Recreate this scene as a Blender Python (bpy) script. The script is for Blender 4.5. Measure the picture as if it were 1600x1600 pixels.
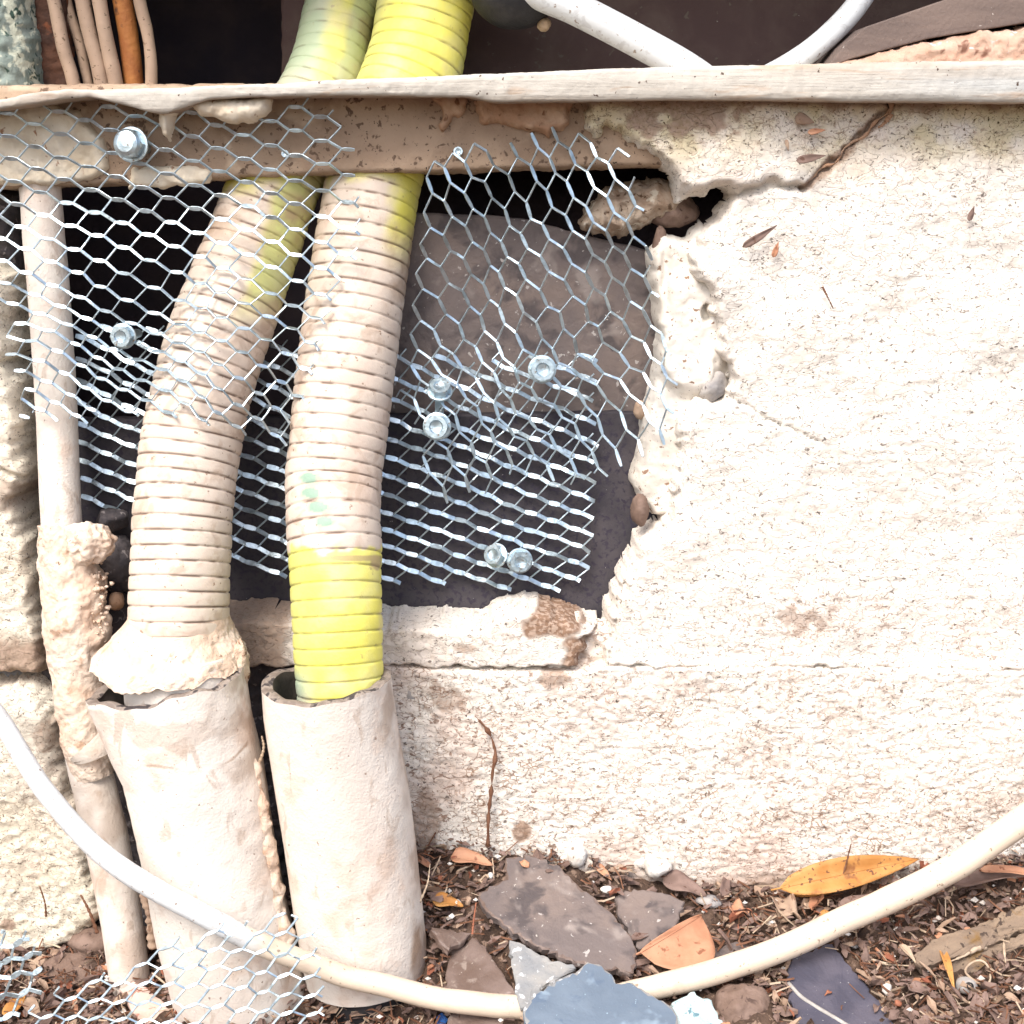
import bpy, math, random
import numpy as np
R = math.radians
random.seed(7); rng = np.random.default_rng(7)
for o in list(bpy.data.objects): bpy.data.objects.remove(o)
SC = bpy.context.scene
COL = SC.collection
# ------------------------------------------------------------------ camera
FOV, PITCH, CZ, CY = 40.0, 14.0, 0.581, -1.07
cam = bpy.data.cameras.new('camera'); cam.sensor_fit = 'AUTO'; cam.angle = R(FOV)
cam.clip_start = 0.01; cam.clip_end = 500
co = bpy.data.objects.new('camera', cam); COL.objects.link(co)
co.location = (0, CY, CZ); co.rotation_euler = (R(90 - PITCH), 0, 0)
SC.camera = co
# ------------------------------------------------------------------ world, sun, exposure
SUN_EL, SUN_AZ = 52.0, 205.0          # azimuth from +Y clockwise: behind the camera, a little to its left
w = bpy.data.worlds.new('World'); SC.world = w; w.use_nodes = True
nt = w.node_tree; nt.nodes.clear()
wo = nt.nodes.new('ShaderNodeOutputWorld'); bg = nt.nodes.new('ShaderNodeBackground')
sk = nt.nodes.new('ShaderNodeTexSky'); sk.sky_type = 'NISHITA'; sk.sun_disc = False
sk.sun_elevation = R(SUN_EL); sk.sun_rotation = R(SUN_AZ)
sk.air_density = 1.0; sk.dust_density = 4.0; sk.ozone_density = 0.6
bg.inputs['Strength'].default_value = 0.15
nt.links.new(sk.outputs[0], bg.inputs[0]); nt.links.new(bg.outputs[0], wo.inputs[0])
sl = bpy.data.lights.new('sun', 'SUN'); sl.energy = 1.5; sl.angle = R(24); sl.color = (1, 0.975, 0.94)
so = bpy.data.objects.new('sun', sl); COL.objects.link(so)
so.rotation_euler = (R(90 - SUN_EL), 0, R(180 - SUN_AZ) )
SC.view_settings.view_transform = 'Standard'; SC.view_settings.look = 'None'
SC.view_settings.exposure = 1.0; SC.view_settings.gamma = 1.0
SC.view_settings.use_curve_mapping = False
SC.render.engine = 'CYCLES'
SC.cycles.max_bounces = 8
# ------------------------------------------------------------------ pixel <-> world
F = 800 / math.tan(R(FOV / 2)); cp, sp = math.cos(R(PITCH)), math.sin(R(PITCH))
def rays(px, py):
    px = np.asarray(px, float); py = np.asarray(py, float)
    u = px - 800; v = 800 - py
    return np.stack([u, F * cp + v * sp, -F * sp + v * cp], -1)
def W(px, py, Y):
    d = rays(px, py); t = (np.asarray(Y, float) - CY) / d[..., 1]
    return np.array([0, CY, CZ]) + d * t[..., None]
def proj(P):
    P = np.asarray(P, float); q = P - np.array([0, CY, CZ])
    z = q[..., 1] * cp - q[..., 2] * sp; y = q[..., 1] * sp + q[..., 2] * cp
    return 800 + F * q[..., 0] / z, 800 - F * y / z
def depth(P):
    q = np.asarray(P, float) - np.array([0, CY, CZ]); return q[..., 1] * cp - q[..., 2] * sp
def rw(rpx, P): return rpx * depth(P) / F
# ------------------------------------------------------------------ noise
def _h(ix, iy, iz, s):
    h = (ix * 374761393 + iy * 668265263 + iz * 2147483647 + s * 1274126177) & 0xFFFFFFFF
    h = ((h ^ (h >> 13)) * 1274126177) & 0xFFFFFFFF
    h = ((h ^ (h >> 16)) * 2246822519) & 0xFFFFFFFF
    return ((h ^ (h >> 15)) & 0xFFFF) / 65535.0
def vn(P, s=0):
    P = np.asarray(P, float); I = np.floor(P).astype(np.int64); f = P - I; f = f * f * (3 - 2 * f)
    r = 0
    for a in (0, 1):
        for b in (0, 1):
            for c in (0, 1):
                wt = (f[:, 0] if a else 1 - f[:, 0]) * (f[:, 1] if b else 1 - f[:, 1]) * (f[:, 2] if c else 1 - f[:, 2])
                r = r + wt * _h(I[:, 0] + a, I[:, 1] + b, I[:, 2] + c, s)
    return r
def fbm(P, sc, octv=3, s=0, g=0.5):
    P = np.asarray(P, float) * sc; r = 0; a = 1; t = 0
    for o in range(octv):
        r = r + a * vn(P * (2.03 ** o) + 17.3 * o, s + o); t += a; a *= g
    return r / t                                  # 0..1
def ridge(P, sc, octv=2, s=0):
    return 1 - np.abs(2 * fbm(P, sc, octv, s) - 1)
# ------------------------------------------------------------------ 2-D polygons
def sdf(poly, X, Y):
    """signed distance, positive inside"""
    P = np.asarray(poly, float); n = len(P); d2 = np.full(X.shape, 1e18); ins = np.zeros(X.shape, bool)
    for i in range(n):
        a, b = P[i], P[(i + 1) % n]; e = b - a
        wx, wy = X - a[0], Y - a[1]
        t = np.clip((wx * e[0] + wy * e[1]) / max(e @ e, 1e-12), 0, 1)
        d2 = np.minimum(d2, (wx - e[0] * t) ** 2 + (wy - e[1] * t) ** 2)
        c = ((a[1] > Y) != (b[1] > Y))
        with np.errstate(divide='ignore', invalid='ignore'):
            xi = e[0] * (Y - a[1]) / (e[1] if e[1] else 1e-12) + a[0]
        ins ^= c & (X < xi)
    d = np.sqrt(d2); return np.where(ins, d, -d)
def linedist(pl, X, Y):
    P = np.asarray(pl, float); d2 = np.full(X.shape, 1e18)
    for i in range(len(P) - 1):
        a, b = P[i], P[i + 1]; e = b - a; wx, wy = X - a[0], Y - a[1]
        t = np.clip((wx * e[0] + wy * e[1]) / max(e @ e, 1e-12), 0, 1)
        d2 = np.minimum(d2, (wx - e[0] * t) ** 2 + (wy - e[1] * t) ** 2)
    return np.sqrt(d2)
def sm(x, a, b):
    t = np.clip((x - a) / (b - a), 0, 1); return t * t * (3 - 2 * t)
def spl(pts, n):
    """Catmull-Rom through pts (k,d) -> n samples"""
    P = np.asarray(pts, float); k = len(P)
    P2 = np.vstack([2 * P[0] - P[1], P, 2 * P[-1] - P[-2]])
    t = np.linspace(0, k - 1 - 1e-9, n); i = np.floor(t).astype(int); u = (t - i)[:, None]
    p0, p1, p2, p3 = P2[i], P2[i + 1], P2[i + 2], P2[i + 3]
    return 0.5 * (2 * p1 + (p2 - p0) * u + (2 * p0 - 5 * p1 + 4 * p2 - p3) * u ** 2 + (3 * p1 - p0 - 3 * p2 + p3) * u ** 3)
def nrm(v): v = np.asarray(v, float); return v / (np.linalg.norm(v, axis=-1, keepdims=True) + 1e-12)
# ------------------------------------------------------------------ object helpers
def mk(name, V, Fc, m, parent=None, smooth=True, attrs=None, mats=None, midx=None):
    me = bpy.data.meshes.new(name); V = np.asarray(V, float)
    if isinstance(Fc, np.ndarray):
        k = Fc.shape[1]; nf = len(Fc)
        me.vertices.add(len(V)); me.vertices.foreach_set('co', V.ravel())
        me.loops.add(nf * k); me.loops.foreach_set('vertex_index', Fc.ravel().astype(np.int32))
        me.polygons.add(nf); me.polygons.foreach_set('loop_start', np.arange(0, nf * k, k, dtype=np.int32))
        try: me.polygons.foreach_set('loop_total', np.full(nf, k, np.int32))
        except Exception: pass
        me.update(calc_edges=True)
    else:
        me.from_pydata([tuple(v) for v in V], [], [tuple(int(i) for i in f) for f in Fc])
    me.validate()
    for mm in (mats or [m]): me.materials.append(mm)
    if midx is not None: me.polygons.foreach_set('material_index', np.asarray(midx, np.int32))
    if smooth: me.polygons.foreach_set('use_smooth', np.ones(len(me.polygons), bool))
    for k_, v_ in (attrs or {}).items():
        a = me.attributes.new(k_, 'FLOAT', 'POINT'); a.data.foreach_set('value', np.asarray(v_, np.float32))
    me.update()
    o = bpy.data.objects.new(name, me); COL.objects.link(o)
    if parent is not None: o.parent = parent
    return o
def tag(o, label=None, cat=None, group=None, kind=None):
    if label: o['label'] = label
    if cat: o['category'] = cat
    if group: o['group'] = group
    if kind: o['kind'] = kind
    return o
def thing(name, label, cat, group=None, loc=(0, 0, 0)):
    o = bpy.data.objects.new(name, None); COL.objects.link(o); o.empty_display_size = 0.02
    o.location = loc
    return tag(o, label, cat, group)
def gridfaces(nr, nc, wrap=False):
    r = np.arange(nr - 1)[:, None]; c = np.arange(nc if wrap else nc - 1)[None, :]
    c2 = (c + 1) % nc
    a = r * nc + c; b = r * nc + c2; d = (r + 1) * nc + c; e = (r + 1) * nc + c2
    return np.stack([a, d, e, b], -1).reshape(-1, 4)
def tubeV(path, rad, nseg, rfun=None):
    """returns V (n*nseg), ring index t, angle, outward normals. Angle 0 faces the camera side (-Y)"""
    P = np.asarray(path, float); n = len(P); T = nrm(np.gradient(P, axis=0))
    ref = np.array([0, -1.0, 0]); N = ref - (T @ ref)[:, None] * T; N = nrm(N); B = np.cross(T, N)
    a = np.linspace(0, 2 * np.pi, nseg, endpoint=False)
    rad = np.broadcast_to(np.asarray(rad, float).reshape(-1, 1), (n, nseg)).copy()
    if rfun is not None: rad = rfun(rad, a)
    O = N[:, None, :] * np.cos(a)[None, :, None] + B[:, None, :] * np.sin(a)[None, :, None]
    V = P[:, None, :] + O * rad[..., None]
    return V.reshape(-1, 3), O.reshape(-1, 3), np.repeat(np.arange(n), nseg), np.tile(a, n)
def tube(name, path, rad, nseg, m, parent=None, attrs=None, rfun=None, noise=0, nsc=60, cap=True):
    V, O, t, a = tubeV(path, rad, nseg, rfun); n = len(path)
    if noise: V = V + O * ((fbm(V, nsc, 3, 5) - .5) * 2 * noise)[:, None]
    Fc = [tuple(f) for f in gridfaces(n, nseg, True)]
    if cap: Fc += [tuple(range(nseg)), tuple(range((n - 1) * nseg, n * nseg))[::-1]]
    else: Fc = gridfaces(n, nseg, True)
    if cap:
        return mk(name, V, Fc, m, parent, True, attrs(V, O, t, a) if attrs else None)
    return mk(name, V, Fc, m, parent, True, attrs(V, O, t, a) if attrs else None)
def pxpath(pts, n):
    """pts: (px,py,Y[,rpx]) -> world path, world radii"""
    S = spl(pts, n); P = W(S[:, 0], S[:, 1], S[:, 2])
    return (P, rw(S[:, 3], P)) if S.shape[1] > 3 else (P, None)
def box(name, lo, hi, m, parent=None, bev=0.0):
    (x0, y0, z0), (x1, y1, z1) = lo, hi
    V = [(x0, y0, z0), (x1, y0, z0), (x1, y1, z0), (x0, y1, z0), (x0, y0, z1), (x1, y0, z1), (x1, y1, z1), (x0, y1, z1)]
    Fc = [(0, 3, 2, 1), (4, 5, 6, 7), (0, 1, 5, 4), (1, 2, 6, 5), (2, 3, 7, 6), (3, 0, 4, 7)]
    o = mk(name, V, Fc, m, parent, False)
    if bev:
        b = o.modifiers.new('bevel', 'BEVEL'); b.width = bev; b.segments = 2
    return o
# ------------------------------------------------------------------ materials
class NB:
    def __init__(s, name, rough=.8, spec=.3, metal=0):
        s.m = bpy.data.materials.new(name); s.m.use_nodes = True; s.t = s.m.node_tree; s.b = s.t.nodes['Principled BSDF']
        s.b.inputs['Roughness'].default_value = rough; s.b.inputs['Metallic'].default_value = metal
        s.b.inputs['Specular IOR Level'].default_value = spec
        tc = s.t.nodes.new('ShaderNodeTexCoord'); s.co = tc.outputs['Object']; s.col = None; s.h = None
    def n(s, ty, **k):
        x = s.t.nodes.new(ty)
        for a, b in k.items(): setattr(x, a, b)
        return x
    def lk(s, a, b): s.t.links.new(a, b)
    def coord(s, sx, sy, sz):
        mp = s.n('ShaderNodeMapping'); mp.inputs['Scale'].default_value = (sx, sy, sz); s.lk(s.co, mp.inputs[0]); return mp.outputs[0]
    def noise(s, sc, det=3, dist=0, rough=.55, stretch=None):
        x = s.n('ShaderNodeTexNoise'); x.inputs['Scale'].default_value = sc; x.inputs['Detail'].default_value = det
        x.inputs['Distortion'].default_value = dist; x.inputs['Roughness'].default_value = rough
        s.lk(s.coord(*stretch) if stretch else s.co, x.inputs['Vector']); return x.outputs['Fac']
    def vor(s, sc, feat='F1', stretch=None):
        x = s.n('ShaderNodeTexVoronoi', feature=feat); x.inputs['Scale'].default_value = sc
        s.lk(s.coord(*stretch) if stretch else s.co, x.inputs['Vector']); return x.outputs['Distance']
    def ramp(s, f, a, b, inv=False):
        x = s.n('ShaderNodeMapRange'); x.interpolation_type = 'SMOOTHSTEP'
        x.inputs['From Min'].default_value = a; x.inputs['From Max'].default_value = b
        x.inputs['To Min'].default_value = 1 if inv else 0; x.inputs['To Max'].default_value = 0 if inv else 1
        s.lk(f, x.inputs['Value']); return x.outputs['Result']
    def attr(s, nm):
        x = s.n('ShaderNodeAttribute', attribute_name=nm); return x.outputs['Fac']
    def mul(s, a, b, op='MULTIPLY'):
        x = s.n('ShaderNodeMath', operation=op); x.use_clamp = op != 'SUBTRACT' and False
        for i, v in enumerate((a, b)):
            if isinstance(v, (int, float)): x.inputs[i].default_value = v
            else: s.lk(v, x.inputs[i])
        return x.outputs[0]
    def base(s, c): s.rgb = s.n('ShaderNodeRGB'); s.rgb.outputs[0].default_value = (*c, 1); s.col = s.rgb.outputs[0]; return s
    def mix(s, c, fac):
        x = s.n('ShaderNodeMixRGB'); x.inputs['Color2'].default_value = (*c, 1); s.lk(s.col, x.inputs['Color1'])
        if isinstance(fac, (int, float)): x.inputs['Fac'].default_value = fac
        else: s.lk(fac, x.inputs['Fac'])
        s.col = x.outputs[0]; return s
    def bump(s, f, dist):
        x = s.n('ShaderNodeBump'); x.inputs['Distance'].default_value = dist; x.inputs['Strength'].default_value = 1
        s.lk(f, x.inputs['Height'])
        if s.h is not None: s.lk(s.h, x.inputs['Normal'])
        s.h = x.outputs[0]; return s
    def done(s):
        s.lk(s.col, s.b.inputs['Base Color'])
        if s.h is not None: s.lk(s.h, s.b.inputs['Normal'])
        return s.m
CREAM = (0.77, 0.725, 0.655)
def m_render(name='cream_render', base=CREAM, warm=(0.71, 0.60, 0.52), moss=True):
    b = NB(name, .85, .2).base(base)
    b.mix(warm, b.mul(b.ramp(b.noise(9, 4), .45, .75), .55))
    b.mix((0.66, 0.60, 0.52), b.mul(b.ramp(b.noise(60, 3), .5, .8), .5))
    if moss:
        yl = b.mul(b.attr('moss'), b.ramp(b.noise(35, 4), .30, .62))
        b.mix((0.56, 0.48, 0.26), b.mul(yl, .75))
        b.mix((0.13, 0.10, 0.04), b.mul(b.attr('moss'), b.ramp(b.noise(420, 2), .60, .70)))
    # broken wrinkle lines of dirt
    def worm(sc, st, wdt, dist=.5):
        n_ = b.noise(sc, 3, dist, stretch=st); d_ = b.mul(b.mul(n_, .5, 'SUBTRACT'), 0, 'ADD')
        x_ = b.n('ShaderNodeMath', operation='ABSOLUTE'); b.lk(d_, x_.inputs[0]); return b.ramp(x_.outputs[0], 0, wdt, True)
    w1 = worm(75, (1, 1, 1.7), .022); w2 = worm(120, (1, 1, 1.3), .026, .8)
    brk = b.ramp(b.noise(40, 4), .47, .63); brk2 = b.ramp(b.noise(75, 3), .52, .64)
    b.mix((0.34, 0.235, 0.17), b.mul(b.mul(w1, brk), b.mul(b.mul(b.attr('dirt'), 1.0), .05, 'ADD')))
    b.mix((0.28, 0.18, 0.13), b.mul(b.mul(w2, brk2), b.mul(b.attr('dirt'), .9)))
    b.mix((0.56, 0.42, 0.345), b.mul(b.ramp(b.noise(16, 5, .5), .46, .66), b.mul(b.attr('dirt'), .6)))
    b.bump(w1, -.0004)
    ln = b.ramp(b.vor(150, 'DISTANCE_TO_EDGE', (1, 1, 1.5)), .015, .085, True)
    b.mix((0.27, 0.17, 0.11), b.mul(b.mul(ln, b.ramp(b.noise(55, 3), .50, .66)), b.mul(b.attr('dirt'), .9)))
    b.mix((0.24, 0.15, 0.105), b.mul(b.ramp(b.noise(150, 4, 1.2, stretch=(1, 1, 1.5)), .57, .66), b.mul(b.attr('dirt'), .85)))
    b.mix((0.10, 0.075, 0.06), b.mul(b.ramp(b.noise(240, 2, .8, stretch=(1, 1, 1.6)), .635, .69), .8))
    b.mix((0.055, 0.04, 0.03), b.mul(b.ramp(b.noise(420, 2, .5), .66, .71), .8))
    # bare brown patches where the paint has gone
    b.mix((0.24, 0.15, 0.10), b.attr('bare'))
    b.mix((0.42, 0.31, 0.24), b.mul(b.attr('bare'), b.ramp(b.noise(260, 2), .45, .6)))
    b.bump(b.noise(190, 4, .6, .5), .0007).bump(b.noise(600, 3), .0002)
    return b.done()
def m_simple(name, c1, c2, sc=30, rough=.8, spec=.3, specks=(), bump=.0006, bsc=300, metal=0, stretch=None, th=(.35, .7)):
    b = NB(name, rough, spec, metal).base(c1)
    b.mix(c2, b.ramp(b.noise(sc, 4, .3, stretch=stretch), *th))
    for c, s_, a, e in specks:
        if a > .6: a, e = a - .035, e - .04
        b.mix(c, b.ramp(b.noise(s_, 3, .4), a, e))
    if bump: b.bump(b.noise(bsc, 4, .3), bump)
    return b.done()
M = {}
M['render'] = m_render()
M['render_left'] = m_render('yellowed_render', (0.74, 0.69, 0.58), (0.66, 0.57, 0.46))
M['jamb'] = m_simple('smooth_white_mortar', (.72, .69, .63), (.62, .57, .50), 25, .8, .2,
                     [((.25, .16, .11), 170, .66, .72), ((.1, .08, .06), 420, .70, .75)], .0010, 140)
def m_ledge():
    b = NB('weathered_white_paint', .75, .25).base((.50, .47, .415))
    st = (.18, 1, 3.0)
    b.mix((.38, .32, .255), b.ramp(b.noise(16, 4, .3, stretch=st), .42, .66))
    b.mix((.47, .495, .495), b.mul(b.ramp(b.noise(9, 3, .2, stretch=st), .5, .7), .7))
    b.mix((.40, .30, .22), b.mul(b.ramp(b.noise(60, 4, .4, stretch=(.3, 1, 2)), .56, .68), .75))
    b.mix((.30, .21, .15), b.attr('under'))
    b.mix((.09, .06, .045), b.ramp(b.noise(240, 3), .675, .72))
    b.bump(b.noise(60, 4, .2, stretch=st), .0012).bump(b.noise(280, 3), .0005)
    return b.done()
M['ledge'] = m_ledge()
M['lintel'] = m_simple('dusty_taupe_beam', (.42, .31, .22), (.31, .22, .155), 18, .85, .2,
                       [((.52, .40, .29), 28, .60, .74), ((.15, .10, .07), 170, .62, .70), ((.05, .035, .025), 420, .70, .76)], .0010, 220)
M['flake'] = m_simple('tan_render_flake', (.40, .24, .15), (.56, .40, .28), 50, .9, .15, [((.22, .12, .07), 160, .6, .7)], .0012, 260)
M['paint_flake'] = m_simple('cream_paint_flake', (.74, .66, .53), (.62, .52, .38), 40, .8, .2, [((.35, .2, .12), 150, .66, .74)], .0008, 240)
M['void'] = m_simple('dark_cavity', (.042, .034, .042), (.066, .048, .050), 20, .9, .1)
M['board_brown'] = m_simple('dark_brown_board', (.095, .056, .050), (.135, .090, .074), 24, .75, .3,
                            [((.14, .11, .085), 120, .68, .76), ((.30, .26, .22), 300, .77, .80)], .0006, 200)
M['slate_brown'] = m_simple('dusty_brown_slate', (.14, .115, .11), (.205, .160, .14), 16, .6, .4,
                            [((.085, .07, .07), 45, .50, .66), ((.27, .23, .21), 28, .62, .76), ((.40, .37, .35), 150, .71, .74), ((.46, .42, .38), 230, .74, .78)], .0008, 220)
M['slate_purple'] = m_simple('purple_grey_slate', (.044, .040, .048), (.068, .060, .067), 25, .8, .3,
                             [((.035, .03, .045), 200, .5, .65), ((.4, .38, .38), 330, .78, .81)], .0006, 300)
M['slate_blue'] = m_simple('blue_grey_slate', (.120, .160, .212), (.150, .195, .250), 30, .55, .45,
                           [((.30, .40, .48), 260, .72, .76), ((.10, .14, .20), 70, .60, .74), ((.22, .29, .36), 35, .58, .7)], .0007, 180)
M['slate_dark'] = m_simple('dark_slate', (.062, .060, .085), (.095, .088, .115), 40, .7, .35, [((.4, .4, .4), 380, .75, .78)], .0006, 300)
M['slate_brownd'] = m_simple('wet_brown_slate', (.13, .088, .07), (.19, .14, .12), 35, .5, .45,
                             [((.25, .2, .17), 120, .62, .75), ((.5, .44, .38), 300, .76, .79)], .0008, 220)
M['slate_grey'] = m_simple('chipped_grey_slate', (.22, .23, .24), (.32, .31, .29), 40, .6, .4, [((.6, .62, .64), 120, .62, .70)], .0010, 260)
M['vein'] = m_simple('pale_vein', (.42, .40, .37), (.3, .28, .26), 80)
M['teal'] = m_simple('pale_teal_stone', (.36, .50, .52), (.50, .60, .58), 70, .75, .3, [((.12, .22, .26), 180, .58, .68), ((.75, .8, .8), 260, .68, .74)], .0012, 300)
M['soil'] = m_simple('dark_soil', (.055, .036, .027), (.12, .08, .06), 60, .95, .1, [((.26, .18, .135), 150, .56, .66), ((.05, .035, .03), 110, .6, .7)], .003, 250)
M['stone_white'] = m_simple('white_mortar_crumb', (.72, .70, .66), (.52, .46, .40), 90, .85, .2, [((.25, .2, .16), 260, .66, .72)], .0015, 300)
M['stone_grey'] = m_simple('grey_rubble', (.26, .25, .25), (.42, .39, .36), 50, .9, .2, [((.10, .08, .08), 120, .6, .7)], .0014, 260)
M['stone_brown'] = m_simple('brown_rubble', (.16, .105, .08), (.25, .175, .14), 50, .8, .3, [((.08, .05, .04), 130, .6, .7)], .0012, 260)
M['rough_stone'] = m_simple('rough_pale_stone', (.46, .38, .30), (.34, .24, .17), 60, .9, .15, [((.62, .56, .46), 90, .56, .68), ((.14, .09, .06), 170, .62, .70)], .002, 240)
M['stone_dark'] = m_simple('dark_rubble', (.055, .05, .055), (.10, .085, .085), 60, .9, .2, [((.2, .18, .18), 160, .64, .72)], .0014, 260)
def m_pipe(name, base, pink):
    b = NB(name, .7, .3).base(base)
    b.mix(pink, b.mul(b.ramp(b.noise(11, 4), .40, .64), .8))
    b.mix((.55, .50, .45), b.mul(b.ramp(b.noise(14, 4, .6, stretch=(1, 1, .4)), .52, .70), .45))
    b.mix((.54, .38, .28), b.mul(b.ramp(b.noise(26, 5), .54, .70), .55))
    b.mix((.40, .29, .21), b.mul(b.ramp(b.noise(70, 5, .8, stretch=(1, 1, .5)), .58, .68), .45))
    b.mix((.20, .12, .08), b.mul(b.ramp(b.noise(260, 3), .68, .73), .75))
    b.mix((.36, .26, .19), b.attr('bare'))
    b.bump(b.noise(120, 5), .0006).bump(b.noise(480, 3), .0004)
    return b.done()
M['pipe'] = m_pipe('cream_painted_pipe', (.74, .685, .615), (.70, .60, .52))
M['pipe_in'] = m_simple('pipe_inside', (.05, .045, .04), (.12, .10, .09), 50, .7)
M['rim'] = m_simple('scuffed_pipe_rim', (.20, .16, .135), (.40, .34, .29), 90, .7, .3, [((.06, .05, .05), 90, .52, .60)], .0012)
M['mortar'] = m_simple('pinkish_mortar', (.68, .575, .475), (.62, .46, .35), 35, .9, .15,
                       [((.50, .34, .24), 80, .62, .76), ((.2, .12, .08), 360, .70, .76)], .0018, 190)
M['crumb'] = m_simple('crumbly_mortar', (.56, .40, .29), (.68, .56, .45), 120, .95, .1, [((.20, .11, .07), 170, .55, .65)], .003, 230)
def m_hose():
    b = NB('corrugated_hose', .5, .4).base((.75, .70, .13))
    b.mix((.66, .63, .30), b.mul(b.ramp(b.noise(26, 4), .45, .72), .6))
    b.mix((.36, .45, .33), b.attr('green'))
    b.mix((.30, .22, .12), b.mul(b.ramp(b.noise(160, 3), .66, .74), .6))
    b.mix((.635, .54, .45), b.attr('paint'))
    b.mix((.60, .465, .375), b.mul(b.attr('paint'), b.mul(b.ramp(b.noise(16, 4), .45, .72), .7)))
    b.mix((.44, .32, .235), b.mul(b.attr('paint'), b.mul(b.ramp(b.noise(55, 5, .8), .50, .66), .6)))
    b.mix((.22, .14, .09), b.mul(b.attr('paint'), b.mul(b.ramp(b.noise(230, 3), .66, .72), .8)))
    b.mix((.36, .24, .15), b.mul(b.attr('stain'), .75))
    b.mix((.25, .37, .28), b.attr('patch'))
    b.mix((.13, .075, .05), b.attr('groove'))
    b.bump(b.noise(300, 3), .0004)
    return b.done()
M['hose'] = m_hose()
def m_cable():
    b = NB('cable_sheath', .45, .4).base((.63, .655, .665))
    b.mix((.42, .42, .42), b.mul(b.ramp(b.noise(110, 5, .8), .55, .64), .5))
    b.mix((.66, .55, .43), b.attr('paint'))
    b.mix((.56, .44, .33), b.mul(b.ramp(b.noise(45, 4, .4), .54, .68), b.mul(b.attr('paint'), .6)))
    b.mix((.22, .15, .10), b.mul(b.ramp(b.noise(240, 3), .645, .70), .8))
    b.bump(b.noise(260, 3), .0003)
    return b.done()
M['cable'] = m_cable()
M['cable_beige'] = m_simple('dusty_beige_cable', (.36, .26, .19), (.28, .20, .145), 40, .7, .3, [((.12, .08, .05), 260, .66, .73)], .0003)
M['cable_rust'] = m_simple('rusty_pipe', (.24, .085, .025), (.34, .14, .04), 45, .7, .3, [((.08, .035, .02), 100, .58, .7)], .0008)
M['rubber'] = m_simple('black_rubber', (.012, .012, .014), (.03, .028, .03), 60, .6, .4)
M['brass'] = m_simple('dull_brass', (.45, .33, .22), (.25, .17, .1), 200, .5, .4)
M['rust'] = m_simple('rusty_strip', (.05, .028, .022), (.11, .05, .03), 40, .85, .2, [((.20, .07, .035), 70, .62, .74)], .001)
M['lichen'] = m_simple('lichened_post', (.13, .17, .15), (.24, .28, .25), 30, .9, .2, [((.48, .50, .40), 90, .52, .62), ((.04, .07, .055), 130, .64, .72)], .002, 160)
M['wood'] = m_simple('grey_brown_plank', (.13, .10, .09), (.19, .145, .125), 26, .8, .2, [((.4, .36, .33), 260, .74, .78)], .0008, stretch=(.4, 1, 2))
M['wood_end'] = m_simple('raw_pinkish_edge', (.46, .28, .20), (.56, .40, .31), 40, .85, .2, [((.20, .10, .07), 60, .66, .76), ((.6, .55, .55), 90, .66, .72)], .001)
M['stick'] = m_simple('old_wood', (.19, .14, .105), (.27, .20, .14), 40, .85, .2, [((.20, .12, .05), 40, .58, .7), ((.07, .05, .04), 160, .62, .7)], .0012, stretch=(.5, 1, 1))
def m_zinc():
    b = NB('zinc_mesh', .36, .5, .88).base((.60, .72, .79))
    b.mix((.38, .46, .50), b.ramp(b.noise(110, 4), .42, .68))
    b.bump(b.noise(420, 2), .0003)
    return b.done()
M['zinc'] = m_zinc()
M['bolt'] = m_simple('zinc_plated_bolt', (.58, .70, .76), (.40, .50, .56), 160, .38, .5, [((.30, .26, .22), 300, .64, .72)], .0003, 300, .95)
M['leaf_orange'] = m_simple('orange_leaf', (.40, .175, .045), (.50, .26, .085), 40, .6, .3, [((.24, .10, .035), 70, .56, .70), ((.14, .06, .03), 220, .64, .70)], .0005, 200)
M['leaf_tan'] = m_simple('tan_leaf', (.42, .20, .115), (.50, .27, .165), 50, .65, .3, [((.24, .10, .055), 150, .64, .74)], .0005, 200)
M['leaf_brown'] = m_simple('brown_leaf', (.15, .10, .082), (.24, .165, .138), 60, .8, .2, [((.11, .06, .045), 160, .6, .7)], .0006, 200)
M['leaf_pale'] = m_simple('pale_leaf', (.40, .29, .21), (.27, .18, .13), 60, .8, .2, [((.2, .12, .08), 160, .64, .72)], .0006, 200)
M['leaf_red'] = m_simple('russet_leaf', (.24, .085, .05), (.32, .13, .075), 60, .75, .25, (), .0005)
M['twig'] = m_simple('brown_twig', (.13, .06, .035), (.20, .10, .06), 90, .8, .2)
M['straw'] = m_simple('pale_straw', (.48, .38, .28), (.36, .26, .18), 90, .8, .2)
M['chip_white'] = m_simple('white_plastic_chip', (.74, .74, .76), (.66, .66, .67), 60, .6, .3)
M['chip_pink'] = m_simple('pinkish_tile', (.56, .38, .31), (.64, .48, .42), 40, .8, .2, [((.4, .2, .15), 120, .64, .72)])
M['chip_blue'] = m_simple('blue_plastic', (.02, .09, .32), (.05, .16, .45), 60, .35, .5)
M['house'] = m_simple('cream_wall_plain', (.70, .64, .55), (.66, .58, .48), 6, .9, .2)

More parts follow.
